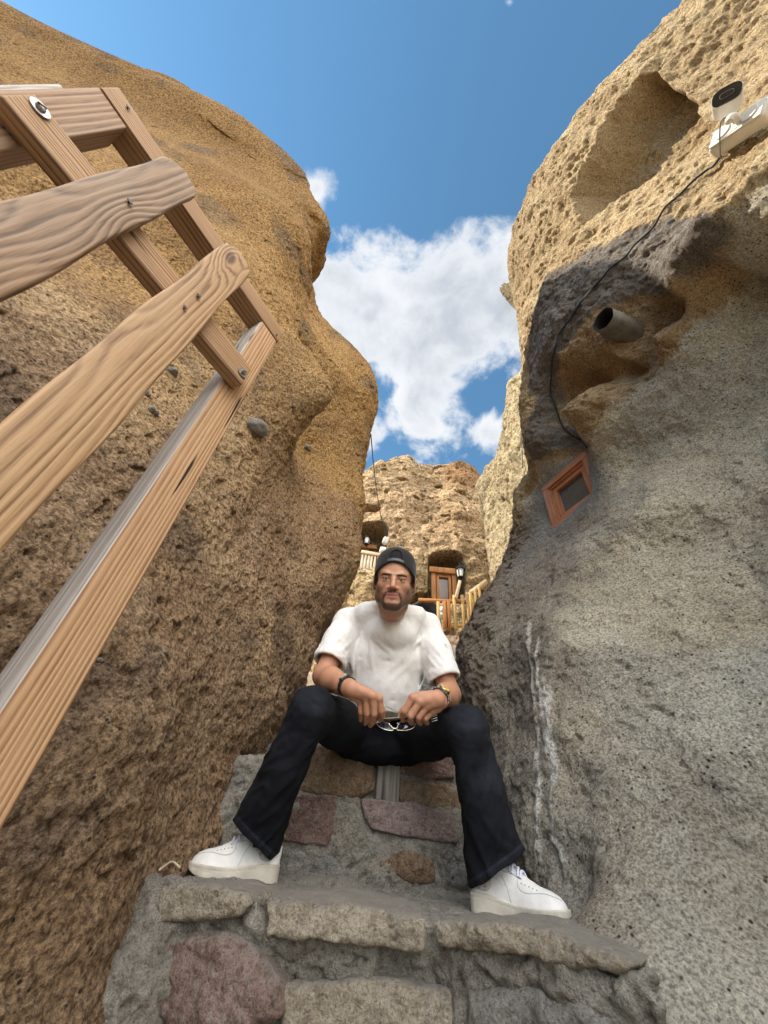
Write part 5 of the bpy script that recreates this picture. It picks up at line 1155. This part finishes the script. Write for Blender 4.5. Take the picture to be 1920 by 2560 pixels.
# ------------------------------------------------------------------ sneakers, watch, band, glasses
M_LEATH = m_flat('white_leather', (0.66, 0.655, 0.64), .45, nz=.2, ns=18, bs=.15)
M_SOLE = m_flat('cream_rubber', (0.56, 0.52, 0.45), .55, nz=.5, ns=14)
M_LACE = m_flat('lilac_white_lace', (0.62, 0.63, 0.76), .85, nz=.3, ns=400)
M_SW = m_flat('greige_suede', (0.52, 0.47, 0.42), .9, nz=.2, ns=300)
M_SEAM = m_flat('seam_thread', (0.33, 0.33, 0.32), .8)
M_HOLE = m_flat('eyelet_dark', (0.15, 0.15, 0.15), .8)
M_SOCK = m_flat('black_sock', (.02, .02, .022), .9)
def shoe(toe, heel, side, parent, label, pitch=0.0):
    """local frame: x from heel to toe, y across (towards the viewer is -), z up; length 0.295"""
    L = .295; fx = toe-heel; fx /= np.linalg.norm(fx); up = A3(0, 0, 1)-fx*fx[2]; up /= np.linalg.norm(up); lt = np.cross(up, fx); R = np.stack([fx, lt, up], 1)
    W = lambda x, y, z: heel+R@A3(x, y, z)
    root = empty('sneaker', heel-np.array(parent.location), label); root.parent = parent
    def halfw(x):  # outline half width along the sole
        return np.interp(x, [-.002, .003, .010, .02, .04, .09, .15, .20, .235, .255, .272, .283, .290, .294, .296], [.008, .018, .027, .033, .037, .037, .040, .047, .048, .045, .038, .030, .022, .014, .004])
    def local(P): return (P-heel)@R
    def grid(s):
        ax = [s.lo[i]+s.h*np.arange(s.n[i]) for i in range(3)]; return np.stack(np.meshgrid(*ax, indexing='ij'), -1)
    lo_ = A3(-.02, -.07, -.01); hi_ = A3(.31, .07, .16); h = .0024
    # sole, meshed in local space
    s = SDF(lo_, hi_, h); P = grid(s); x, y, z = P[..., 0], P[..., 1], P[..., 2]
    cy = .006*np.sin((x-.05)*14)
    topz = np.interp(x, [0, .06, .10, .15, .20, .26, .295], [.048, .047, .041, .033, .031, .033, .036]); botz = np.interp(x, [0, .18, .24, .27, .296], [0, 0, .002, .008, .020])
    rib = .0007*np.sin(x*900)*((z < .014)&(z > .003))
    d = np.maximum(np.maximum(np.abs(y-cy)-halfw(x)-.004+.0*z-rib, z-topz), botz-z); d = np.maximum(d, np.maximum(-x, x-.296))
    d = d+.0016*sst(.0014, .0, np.abs(z-topz+.010)); d = d+.0012*sst(.0012, 0, np.abs(z-(.015+botz)))
    s.d = d.astype(np.float32); V, Q = s.mesh(); V = relax(V, Q, 2, .4)
    so_ = mesh_obj('sole', heel+V@R.T, Q, M_SOLE, root)
    # upper
    s = SDF(lo_, hi_, h); P = grid(s); x, y, z = P[..., 0], P[..., 1], P[..., 2]; cy = .006*np.sin((x-.05)*14)
    ht = np.interp(x, [0, .03, .07, .10, .13, .16, .19, .22, .25, .272, .284, .290], [.095, .105, .116, .127, .122, .106, .089, .076, .069, .060, .050, .038])
    hwz = halfw(x)-.002
    base = .02
    t = np.clip((z-base)/(ht-base), 0, 1.4); wid = hwz*np.sqrt(np.clip(1-np.abs(t)**np.interp(x, [0, .1, .2, .29], [3.6, 2.6, 2.2, 2.0]), 0, 1))*(1-.30*t)
    d = np.maximum(np.abs(y-cy*(1-.5*t))-wid, z-ht)*.75; d = np.maximum(d, np.maximum(np.maximum(.004-x, x-.289), base-z))
    # overlays: raised toe rand, eyestay, heel; grooves between them
    def groove(pl, w_=.0014, a_=.0014): 
        nonlocal d
        d = d+a_*sst(w_, 0, sdline(x, z, pl))
    groove([(.292, .045), (.25, .062), (.215, .062), (.19, .058), (.165, .063), (.158, .078), (.163, .094)]); groove([(.163, .094), (.145, .096), (.115, .098), (.09, .107)])
    groove([(.135, .030), (.128, .06), (.112, .082), (.098, .1)]); groove([(.055, .035), (.058, .07), (.075, .085), (.1, .08), (.11, .065), (.10, .05), (.075, .045)], .0012, .001)
    s.d = d.astype(np.float32); V, Q = s.mesh(); V = relax(V, Q, 2, .4); V = V+.0006*fbm(V*60, 2)[:, None]*vnormals(V, Q)
    up_ = mesh_obj('upper', heel+V@R.T, Q, M_LEATH, root)
    UB = bvh_of(up_)
    def onup(x, z, sgn, off=.0006):
        o_ = Vector(tuple(W(x, .1*sgn, z))); hit = UB.ray_cast(o_, Vector(tuple(-R[:, 1]*sgn))); 
        return (np.array(hit[0])+R[:, 1]*sgn*off, np.array(hit[1])) if hit[0] is not None else (None, None)
    def ontop(x, y, off=.001):
        o_ = Vector(tuple(W(x, y, .2))); hit = UB.ray_cast(o_, Vector(tuple(-R[:, 2]))); return (np.array(hit[0])+R[:, 2]*off, np.array(hit[1])) if hit[0] is not None else (None, None)
    # side swoosh-like curved patch kept as a plain rounded overlay
    pts = [(.034, .058), (.040, .076), (.052, .086), (.068, .087), (.079, .078), (.077, .064), (.066, .055), (.048, .053)]
    vs = []; cxy = np.mean(pts, 0); fc = []
    ringn = 4
    for sgn in (-1, 1):
        vs = []; ok = True
        for r_ in (0, .5, .8, .97, 1.0):
            for px_, pz_ in spline(np.array([(a, b, 0) for a, b in pts+[pts[0]]]), 4)[:-1, :2]:
                q_, nq = onup(cxy[0]+(px_-cxy[0])*max(r_, .02), cxy[1]+(pz_-cxy[1])*max(r_, .02), sgn, .0018 if r_ < .99 else -.001)
                if q_ is None: ok = False; break
                vs.append(q_)
            if not ok: break
        if ok:
            m_ = len(vs)//5; fc = [(i*m_+k, i*m_+(k+1) % m_, (i+1)*m_+(k+1) % m_, (i+1)*m_+k) for i in range(4) for k in range(m_)]+[tuple(range(m_))]
            mesh_obj('side_patch', vs, fc, M_SW, root)
    # tongue, laces, eyelets
    s = SDF(A3(.04, -.05, .08), A3(.19, .05, .165), h); s.chain([A3(.118, .002, .118), A3(.100, .002, .130), A3(.090, .002, .138)], [.012, .015, .015], .01)
    V, Q = s.mesh(); mesh_obj('tongue', heel+V@R.T, Q, M_LEATH, root)
    for k in range(6):
        xx = .172-.0125*k; zz = .098+.0072*k*1.1; w_ = .019; P_ = []
        for a in np.linspace(-1, 1, 9):
            q_, nq = ontop(xx+.003*a*(-1)**k, .004+w_*a, .0015)
            if q_ is None: q_ = W(xx, .004+w_*a, zz)
            zl = local(q_[None])[0]; P_.append(W(zl[0], zl[1], zl[2]+.0016+.003*(1-a*a)))
        V, Fc = tube(spline(P_, 3), .0040, 8); V = np.array(V)
        mesh_obj('lace', V, Fc, M_LACE, root)
    An = ANL if side < 0 else ANR
    V, Fc = tube(spline([An, W(.05, 0, .115), W(.055, 0, .07)], 6), [.040]*7+[.026]*6, 18); mesh_obj('sock', V, Fc, M_SOCK, MAN)
    for pl in ([(.286, .050), (.262, .058), (.238, .062), (.215, .061), (.192, .059), (.170, .063), (.160, .075), (.162, .090)], [(.162, .090), (.148, .096), (.130, .100), (.112, .104), (.095, .112)],
               [(.138, .034), (.133, .05), (.128, .066), (.120, .080), (.112, .092)]):
        for sgn in (-1, 1):
            Q_ = [onup(a, b, sgn, .0002)[0] for a, b in spline(np.array([(a, b, 0) for a, b in pl]), 4)[:, :2]]; Q_ = [q for q in Q_ if q is not None]
            if len(Q_) > 3: V, Fc = tube(Q_, .0009, 6); mesh_obj('seam', V, Fc, M_SEAM, root)
    for sgn in (-1, 1):
        for k in range(5):
            q_, nq = onup(.172+.011*k, .0790-.0028*k, sgn, .0004)
            if q_ is not None: bm_obj('vent_hole', (lambda b: (bmesh.ops.create_uvsphere(b, u_segments=8, v_segments=6, radius=.0016), b)[1])(bmesh.new()), M_HOLE, root, mat4(frame(nq, fx), q_))
    return root
sL = shoe(PD(474, 2190, 1.215), PD(692, 2210, 1.25), -1, MAN, 'left sneaker in the picture, toe lifted slightly off the stone')
sR = shoe(PD(1422, 2320, 1.03), PD(1186, 2282, 1.165), 1, MAN, 'right sneaker in the picture, turned outwards')
# watch and band
def band_at(W, E_, dist, r, wid, mat, nm, par, flat=.82, seg=36):
    u = (E_-W)/np.linalg.norm(E_-W); c = W+u*dist; R = frame(u, A3(0, 0, 1)); V = []
    for (dz, dr) in ((-wid/2, 0), (-wid/2, .0028), (wid/2, .0028), (wid/2, 0)):
        for k in range(seg):
            a = 2*math.pi*k/seg; V.append(c+R@A3((r+dr)*math.cos(a), (r+dr)*math.sin(a), dz))
    Fq = [(i*seg+k, i*seg+(k+1) % seg, ((i+1) % 4)*seg+(k+1) % seg, ((i+1) % 4)*seg+k) for i in range(4) for k in range(seg)]
    return mesh_obj(nm, V, Fq, mat, par), c, R, u
M_GREYM = m_flat('grey_screen', (0.30, 0.30, 0.29), .3, metal=.5)
fb, c_, R_, u_ = band_at(WRL, ELL, .036, .0335, .020, M_BLACK, 'fitness_band', MAN)
dv = (-c_/np.linalg.norm(c_))*.55+UP*.75; dv -= u_*(dv@u_); dv /= np.linalg.norm(dv)
bm_obj('band_body', bevel_box(.040, .018, .009, .004, 3), M_BLACK, fb, mat4(frame(dv, np.cross(u_, dv)), c_+dv*.0365)); bm_obj('band_clasp', bevel_box(.024, .006, .003, .001), M_GREYM, fb, mat4(frame(dv, np.cross(u_, dv)), c_+dv*.0415))
wb, c_, R_, u_ = band_at(WRR, ELR, .030, .0340, .019, M_BLACK, 'wristwatch', MAN)
dv = UP*.45+(-c_/np.linalg.norm(c_))*1.0+RT*.10; dv -= u_*(dv@u_); dv /= np.linalg.norm(dv); wx = np.cross(u_, dv)
M_CHROME = m_flat('polished_steel', (0.55, 0.55, 0.54), .22, metal=1.0, nz=.3, ns=60); M_YEL = m_flat('yellow_dial', (0.85, 0.55, 0.02), .35, nz=.1)
wc_ = c_+dv*.038
def cyl(nm, c, n_, r, hh, mat, par, seg=32): return disk(nm, c, n_, r, hh, mat, par, seg=seg, dome=.05)
cs = cyl('watch_case', wc_, dv, .0235, .010, M_CHROME, wb); cyl('bezel', wc_+dv*.0055, dv, .0222, .003, M_CHROME, wb); cyl('dial', wc_+dv*.0072, dv, .0190, .0014, M_YEL, wb)
for a in (.3, 2.4, 4.5): cyl('subdial', wc_+dv*.0082+(wx*math.cos(a)+u_*math.sin(a))*.007, dv, .0032, .0008, m_flat('subdial_amber', (.45, .25, .02), .4), wb)
for a, l_ in ((1.1, .011), (3.6, .008)):
    dr_ = wx*math.cos(a)+u_*math.sin(a); bm_obj('watch_hand', bevel_box(l_, .0011, .0008, .0002), M_NAIL, wb, mat4(frame(dv, dr_), wc_+dv*.0088+dr_*l_*.4))
for q_ in (-1, 1):
    for k in range(3):
        a = .62+.36*k; pp = c_+(dv*math.cos(a)+wx*q_*math.sin(a))*.0375; nn = dv*math.cos(a)+wx*q_*math.sin(a); bm_obj('bracelet_link', bevel_box(.011, .017, .005, .0016), M_CHROME, wb, mat4(frame(nn, np.cross(u_, nn)), pp))
# sunglasses held between the hands
kl, tl, kr, tr = HANDS
GL = empty('sunglasses', PD(988, 1815, 1.36), 'thin wire framed aviator sunglasses held between both hands', 'sunglasses')
M_WIRE = m_flat('pale_gold_wire', (0.78, 0.72, 0.55), .25, metal=1.0, nz=.1)
def m_lens():
    m, g = new_mat('dark_tinted_lens'); b = g.n('BsdfPrincipled', {'Base Color': (0.02, 0.025, 0.05, 1), 'Roughness': .06, 'Specular IOR Level': .7, 'Alpha': .82}); g.n('OutputMaterial', {'Surface': b.outputs[0]}); return m
M_LENS = m_lens()
def gp(x, y, d=1.352): return PD(x, y, d)
def wire(nm, pts, r, mat=M_WIRE, closed=False, par=GL):
    V, Fc = tube(spline(pts, 6), r, 8, cap=True); return mesh_obj(nm, V, Fc, mat, par)
ll = [gp(940, 1807, 1.365), gp(946, 1815, 1.35), gp(958, 1822, 1.34), gp(972, 1826, 1.335), gp(983, 1825, 1.335), gp(978, 1815, 1.345), gp(968, 1808, 1.36), gp(955, 1804, 1.37), gp(940, 1807, 1.365)]
lr_ = [gp(992, 1825, 1.335), gp(1005, 1826, 1.335), gp(1020, 1825, 1.34), gp(1032, 1820, 1.345), gp(1038, 1812, 1.355), gp(1030, 1806, 1.37), gp(1012, 1803, 1.37), gp(998, 1808, 1.36), gp(992, 1825, 1.335)]
for P_ in (ll, lr_):
    wire('rim', P_, .0013); S_ = spline(P_, 6); mesh_obj('lens', list(S_[:-1])+[S_.mean(0)], [(i, (i+1) % (len(S_)-1), len(S_)-1) for i in range(len(S_)-1)], M_LENS, GL)
wire('bridge', [gp(975, 1814, 1.345), gp(982, 1820, 1.335), gp(991, 1821, 1.335), gp(995, 1814, 1.345)], .0014)
for a in ((972, 1808), (993, 1807)): wire('nose_pad', [gp(a[0], a[1], 1.35), gp(a[0]+3, a[1]+5, 1.345), gp(a[0]+1, a[1]+8, 1.345)], .0016)
wire('temple', [gp(940, 1806, 1.365), gp(950, 1798, 1.365), gp(980, 1795, 1.36), gp(1008, 1792, 1.355)], .0014); wire('temple', [gp(1038, 1812, 1.36), gp(1020, 1794, 1.37), gp(990, 1778, 1.37), gp(958, 1762, 1.365)], .0014)
for k in range(3): bm_obj('temple_tip', bevel_box(.022, .0032, .0035, .001), M_CHROME, GL, mat4(frame(-ray(1085, 1795), RT*.95+UP*.28), gp(1085+k, 1790+6*k, 1.355)))
# ------------------------------------------------------------------ far dwelling: alcove door, window, lanterns, balconies, gate
MF_door = m_wood('orange_varnished_door', (0.38, 0.165, 0.045), (0.25, 0.095, 0.028), 14, .1, 2, .05)
MF_fence = m_wood('yellow_pine_fence', (0.52, 0.34, 0.13), (0.36, 0.21, 0.07), 20, .1, 5, .1)
MF_pale = m_wood('pale_baluster', (0.66, 0.52, 0.34), (0.5, 0.38, 0.22), 20, .1, 7, .2)
M_BRONZE = m_flat('black_iron', (0.02, 0.018, 0.016), .5, metal=.6)
M_LGLASS = m_flat('lantern_glass', (0.62, 0.6, 0.55), .25, nz=.2)
M_CURT = m_flat('curtained_dark_glass', (0.10, 0.055, 0.035), .15, spec=.6, nz=.6, ns=6)
M_BLUE = m_flat('blue_grey_pane', (0.10, 0.15, 0.20), .2, spec=.5)
def fpt(px, py, Y): return PY(px, py, Y)
def fbox(nm, x0, y0, x1, y1, Y, dep, mat, par, bev=.006):
    a, b = fpt(x0, y0, Y), fpt(x1, y1, Y); c = (a+b)/2; c[1] = Y+dep/2
    return bm_obj(nm, bevel_box(abs(b[0]-a[0]), dep, abs(a[2]-b[2]), bev), mat, par, mat4(np.eye(3), c))
def bar(nm, x0, y0, x1, y1, Y, wd, dep, mat, par, Y2=None):
    a, b = fpt(x0, y0, Y), fpt(x1, y1, Y if Y2 is None else Y2); L = np.linalg.norm(b-a)
    return bm_obj(nm, bevel_box(wd, dep, L, .004, 1), mat, par, mat4(frame(b-a, [1, 0, 0] if abs((b-a)[0]) < .7*L else [0, 0, 1]), (a+b)/2))
def upbar(nm, px, y0, y1, Y, wd, mat, par, lean=0.0):
    """a vertical post whose top and foot lie at the given picture heights"""
    a = fpt(px, (y0+y1)/2, Y); top_ = PY(px, y0, Y)[2]; bot = PY(px, y1, Y)[2]
    return bm_obj(nm, bevel_box(wd, wd*.7, top_-bot, .004, 1), mat, par, mat4(frame([lean, 0, 1], [1, 0, 0]), (a[0], Y, (top_+bot)/2)))
# window in the middle of the cliff
wy = YC-.20
wa, wb_ = ptc(1076, 1428, wy), ptc(1143, 1500, wy); cx = (wa[0]+wb_[0])/2; W1 = abs(wb_[0]-wa[0])*.92; z1 = wa[1]; z0 = z1-1.35
DW = bm_obj('window', bevel_box(W1-.2, .04, 1.15, .003), M_CURT, CLIFF, mat4(np.eye(3), (cx, wy+.02, (z0+z1)/2)), smooth=False)
for nm, sx, sz, dx, dz, o in (('frame', W1+.16, .16, 0, .66, -.10), ('frame', W1, .12, 0, -.62, -.04), ('frame', .12, 1.2, -W1/2+.04, 0, -.04), ('frame', .12, 1.2, W1/2-.04, 0, -.04), ('sash', .07, 1.1, -W1/2+.16, 0, -.015), ('sash', .07, 1.1, W1/2-.16, 0, -.015), ('sash', W1-.3, .07, 0, .52, -.012)):
    bm_obj(nm, bevel_box(sx, .10, sz, .006), MF_door, DW, mat4(np.eye(3), (cx+dx, wy+o, (z0+z1)/2+dz)))
# alcove door and window behind the balcony
ay = YC+.45
AD = fbox('door', 880, 1366, 914, 1450, ay, .05, MF_door, CLIFF); fbox('pane', 903, 1385, 912, 1430, ay-.02, .03, M_BLUE, AD); fbox('lintel', 872, 1356, 942, 1372, ay-.06, .1, MF_door, AD)
fbox('window', 914, 1382, 924, 1440, ay-.01, .04, M_CURT, CLIFF)
def lantern(px, py, Y, sc_, lab):
    c = fpt(px, py, Y); L = empty('wall_lantern', c, lab, 'lantern', 'black iron wall lanterns of the cave dwelling')
    def lathe(nm, prof, mat, seg=8, par=L):
        V = [c+A3(r_*sc_*math.cos(2*math.pi*k/seg), r_*sc_*math.sin(2*math.pi*k/seg), z*sc_) for r_, z in prof for k in range(seg)]
        Fq = [(i*seg+k, i*seg+(k+1) % seg, (i+1)*seg+(k+1) % seg, (i+1)*seg+k) for i in range(len(prof)-1) for k in range(seg)]
        return mesh_obj(nm, V, Fq, mat, par, smooth=False)
    lathe('glass', [(.001, -.12), (.065, -.12), (.09, .08), (.001, .08)], M_LGLASS)
    lathe('roof', [(.12, .08), (.115, .10), (.05, .19), (.02, .2), (.02, .26), (.001, .27)], M_BRONZE); lathe('base', [(.001, -.2), (.03, -.18), (.075, -.13), (.07, -.11), (.001, -.11)], M_BRONZE)
    for k in range(4):
        a = math.pi/4+k*math.pi/2; V, Fc = tube([c+A3(.07*math.cos(a), .07*math.sin(a), -.12)*sc_, c+A3(.095*math.cos(a), .095*math.sin(a), .085)*sc_], .010*sc_, 5); mesh_obj('rib', V, Fc, M_BRONZE, L)
    V, Fc = tube(spline([c+A3(0, 0, .25)*sc_, c+A3(0, .10, .32)*sc_, c+A3(0, .22, .22)*sc_, c+A3(0, .26, .05)*sc_], 5), .016*sc_, 6); mesh_obj('bracket', V, Fc, M_BRONZE, L)
lantern(917, 1352, YC-.0+.1, 1.0, 'black iron lantern hanging in the dark alcove at upper left of the far cliff'); lantern(1151, 1432, YC-.45, 1.15, 'black iron lantern on the rock just right of the far wooden window')
# balcony railing
BY = YC-.35
BAL = empty('balcony_railing', fpt(920, 1412, BY), 'small pale wooden balcony railing in front of the alcove, left of the man\'s cap', 'railing')
bar('rail', 872, 1376, 966, 1391, BY, .10, .10, MF_pale, BAL); bar('rail', 872, 1423, 930, 1432, BY, .10, .08, MF_pale, BAL)
for k in range(12): upbar('baluster', 880+8.0*k, 1380+1.3*k, 1424+1.2*k, BY, .055, MF_pale, BAL)
# lower fence with gate
FY = 7.6
FEN = empty('gate_fence', fpt(1110, 1570, FY), 'yellow pine fence and gate under the far window', 'fence')
for k, px_ in enumerate((1096, 1113, 1121, 1137, 1158, 1171, 1183)):
    upbar('post' if k in (1, 2) else 'picket', px_, 1488 if k > 2 else 1504, 1572, FY, .10 if k in (1, 2) else .065, MF_door if k in (1, 2) else MF_fence, FEN)
bar('rail', 1046, 1500, 1200, 1507, FY+.05, .07, .07, MF_door, FEN); bar('rail', 1118, 1565, 1190, 1563, FY+.05, .06, .06, MF_fence, FEN)
bar('brace', 1140, 1495, 1150, 1452, FY-.05, .07, .05, MF_pale, FEN)
ST = empty('stair_railing', fpt(1200, 1500, 6.9), 'sloping wooden handrail against the sunlit rock, right of the gate fence', 'railing')
bar('handrail', 1176, 1483, 1216, 1455, 6.9, .09, .12, MF_pale, ST); bar('lower_rail', 1183, 1504, 1206, 1494, 6.9, .06, .06, MF_fence, ST)
for px_, y0 in ((1178, 1480), (1190, 1474), (1201, 1466)): upbar('baluster', px_, y0, 1540, 6.85, .055, MF_fence, ST)
# dark shape in the cave mouth, white bag, plaster cap
wp = mesh_obj('white_bag', *(lambda s: (s.ell(fpt(1107, 1530, 7.9), (.10, .08, .15), None, .02), s.ell(fpt(1110, 1540, 7.9), (.13, .08, .09), None, .02), (lambda VQ: (VQ[0]+.02*fbm(VQ[0]*12, 2)[:, None], VQ[1]))(s.mesh()))[2])(SDF(fpt(1107, 1530, 7.9)-.35, fpt(1107, 1530, 7.9)+.35, .03)), m_flat('white_cloth', (.7, .7, .7), .9))
tag(wp, 'small white cloth bag hanging behind the gate fence beside the man\'s shoulder', 'bag')
bl = SDF(fpt(962, 1366, YC-.4)-.6, fpt(962, 1366, YC-.4)+.6, .04); bl.box(fpt(964, 1352, YC-.3), (.08, .07, .13), np.array(Matrix.Rotation(.25, 3, 'Y')), .04); bl.box(fpt(958, 1376, YC-.3), (.10, .08, .09), None, .04)
V, Q = bl.mesh(); tag(mesh_obj('plaster_pier', V+.02*fbm(V*6, 2)[:, None], Q, m_flat('whitewash', (.66, .64, .55), .9, nz=.5, ns=5)), 'whitewashed pier end beside the alcove just above the cap', 'pier')
# pebbles embedded in the left rock
LB = bvh_of(lr)
M_PEB = m_stone('grey_pebble', (0.40, 0.38, 0.34), (0.52, 0.50, 0.46), 3)
def pebble(px, py, rpx, lab, squash=.6):
    r = ray(px, py); r = r/np.linalg.norm(r); h_ = LB.ray_cast(Vector((0, 0, 0)), Vector(tuple(r)))
    if h_[0] is None: return
    c = np.array(h_[0]); rad = rpx*np.linalg.norm(c)*.95/F*(1); s = SDF(c-rad*1.6, c+rad*1.6, rad/7)
    s.ell(c, (rad, rad*.9, rad*squash), None, rad*.1); 
    V, Q = s.mesh(); V = V+(fbm((V-c)/rad*1.3+px, 3)*rad*.22)[:, None]*((V-c)/rad)
    return tag(mesh_obj('stone', V, Q, M_PEB), lab, 'stone', 'small stones stuck in the left rock')
pebble(639, 1068, 30, 'largest grey angular stone stuck in the left rock face, right of the long board', .65)
pebble(381, 1028, 13, 'small dark stone stuck in the rock between the two lower boards'); pebble(768, 1120, 11, 'small round stone in the rock right of the largest one'); pebble(366, 985, 9, 'tiny pebble in the rock above the small dark stone'); pebble(428, 929, 14, 'tan lump in the rock beneath the knotty picket')
for i_, (x, y, r_) in enumerate(((735, 1015, 6), (702, 1200, 5), (810, 1255, 6), (560, 1240, 5), (640, 1330, 6), (500, 1400, 6), (720, 1420, 5), (300, 1480, 8), (250, 1650, 8), (410, 1630, 7))):
    pebble(x, y, r_, ['pebble %s' % w_ for w_ in ('above the grey stone\'s right side', 'in the rock at mid height near the alley', 'near the rock edge by the alley', 'right of the long board at mid height', 'low in the brown rock left of the cap', 'right of the long board, low in brown rock', 'in brown rock left of the shoulder', 'in rock just right of the board end', 'low in the dark rock near the left edge', 'in mottled rock left of the knee')][i_])

tc = fpt(1063, 1514, 8.1); ts_ = SDF(tc-.6, tc+.6, .035); ts_.ell(tc, (.24, .16, .13), None, .05); ts_.ell(tc+A3(.17, .02, -.12), (.16, .14, .2), None, .05); ts_.ell(tc+A3(-.2, 0, -.03), (.12, .1, .07), None, .05)  # black form added where the carved cave mouth stays too light
V, Q = ts_.mesh(); tag(mesh_obj('dark_blob', V+(.03*fbm(V*9, 3))[:, None]*vnormals(V, Q), Q, m_flat('blob_black', (.012, .011, .010), .8)), 'bunched black tarp behind the man\'s shoulder, under the far window', 'blob')
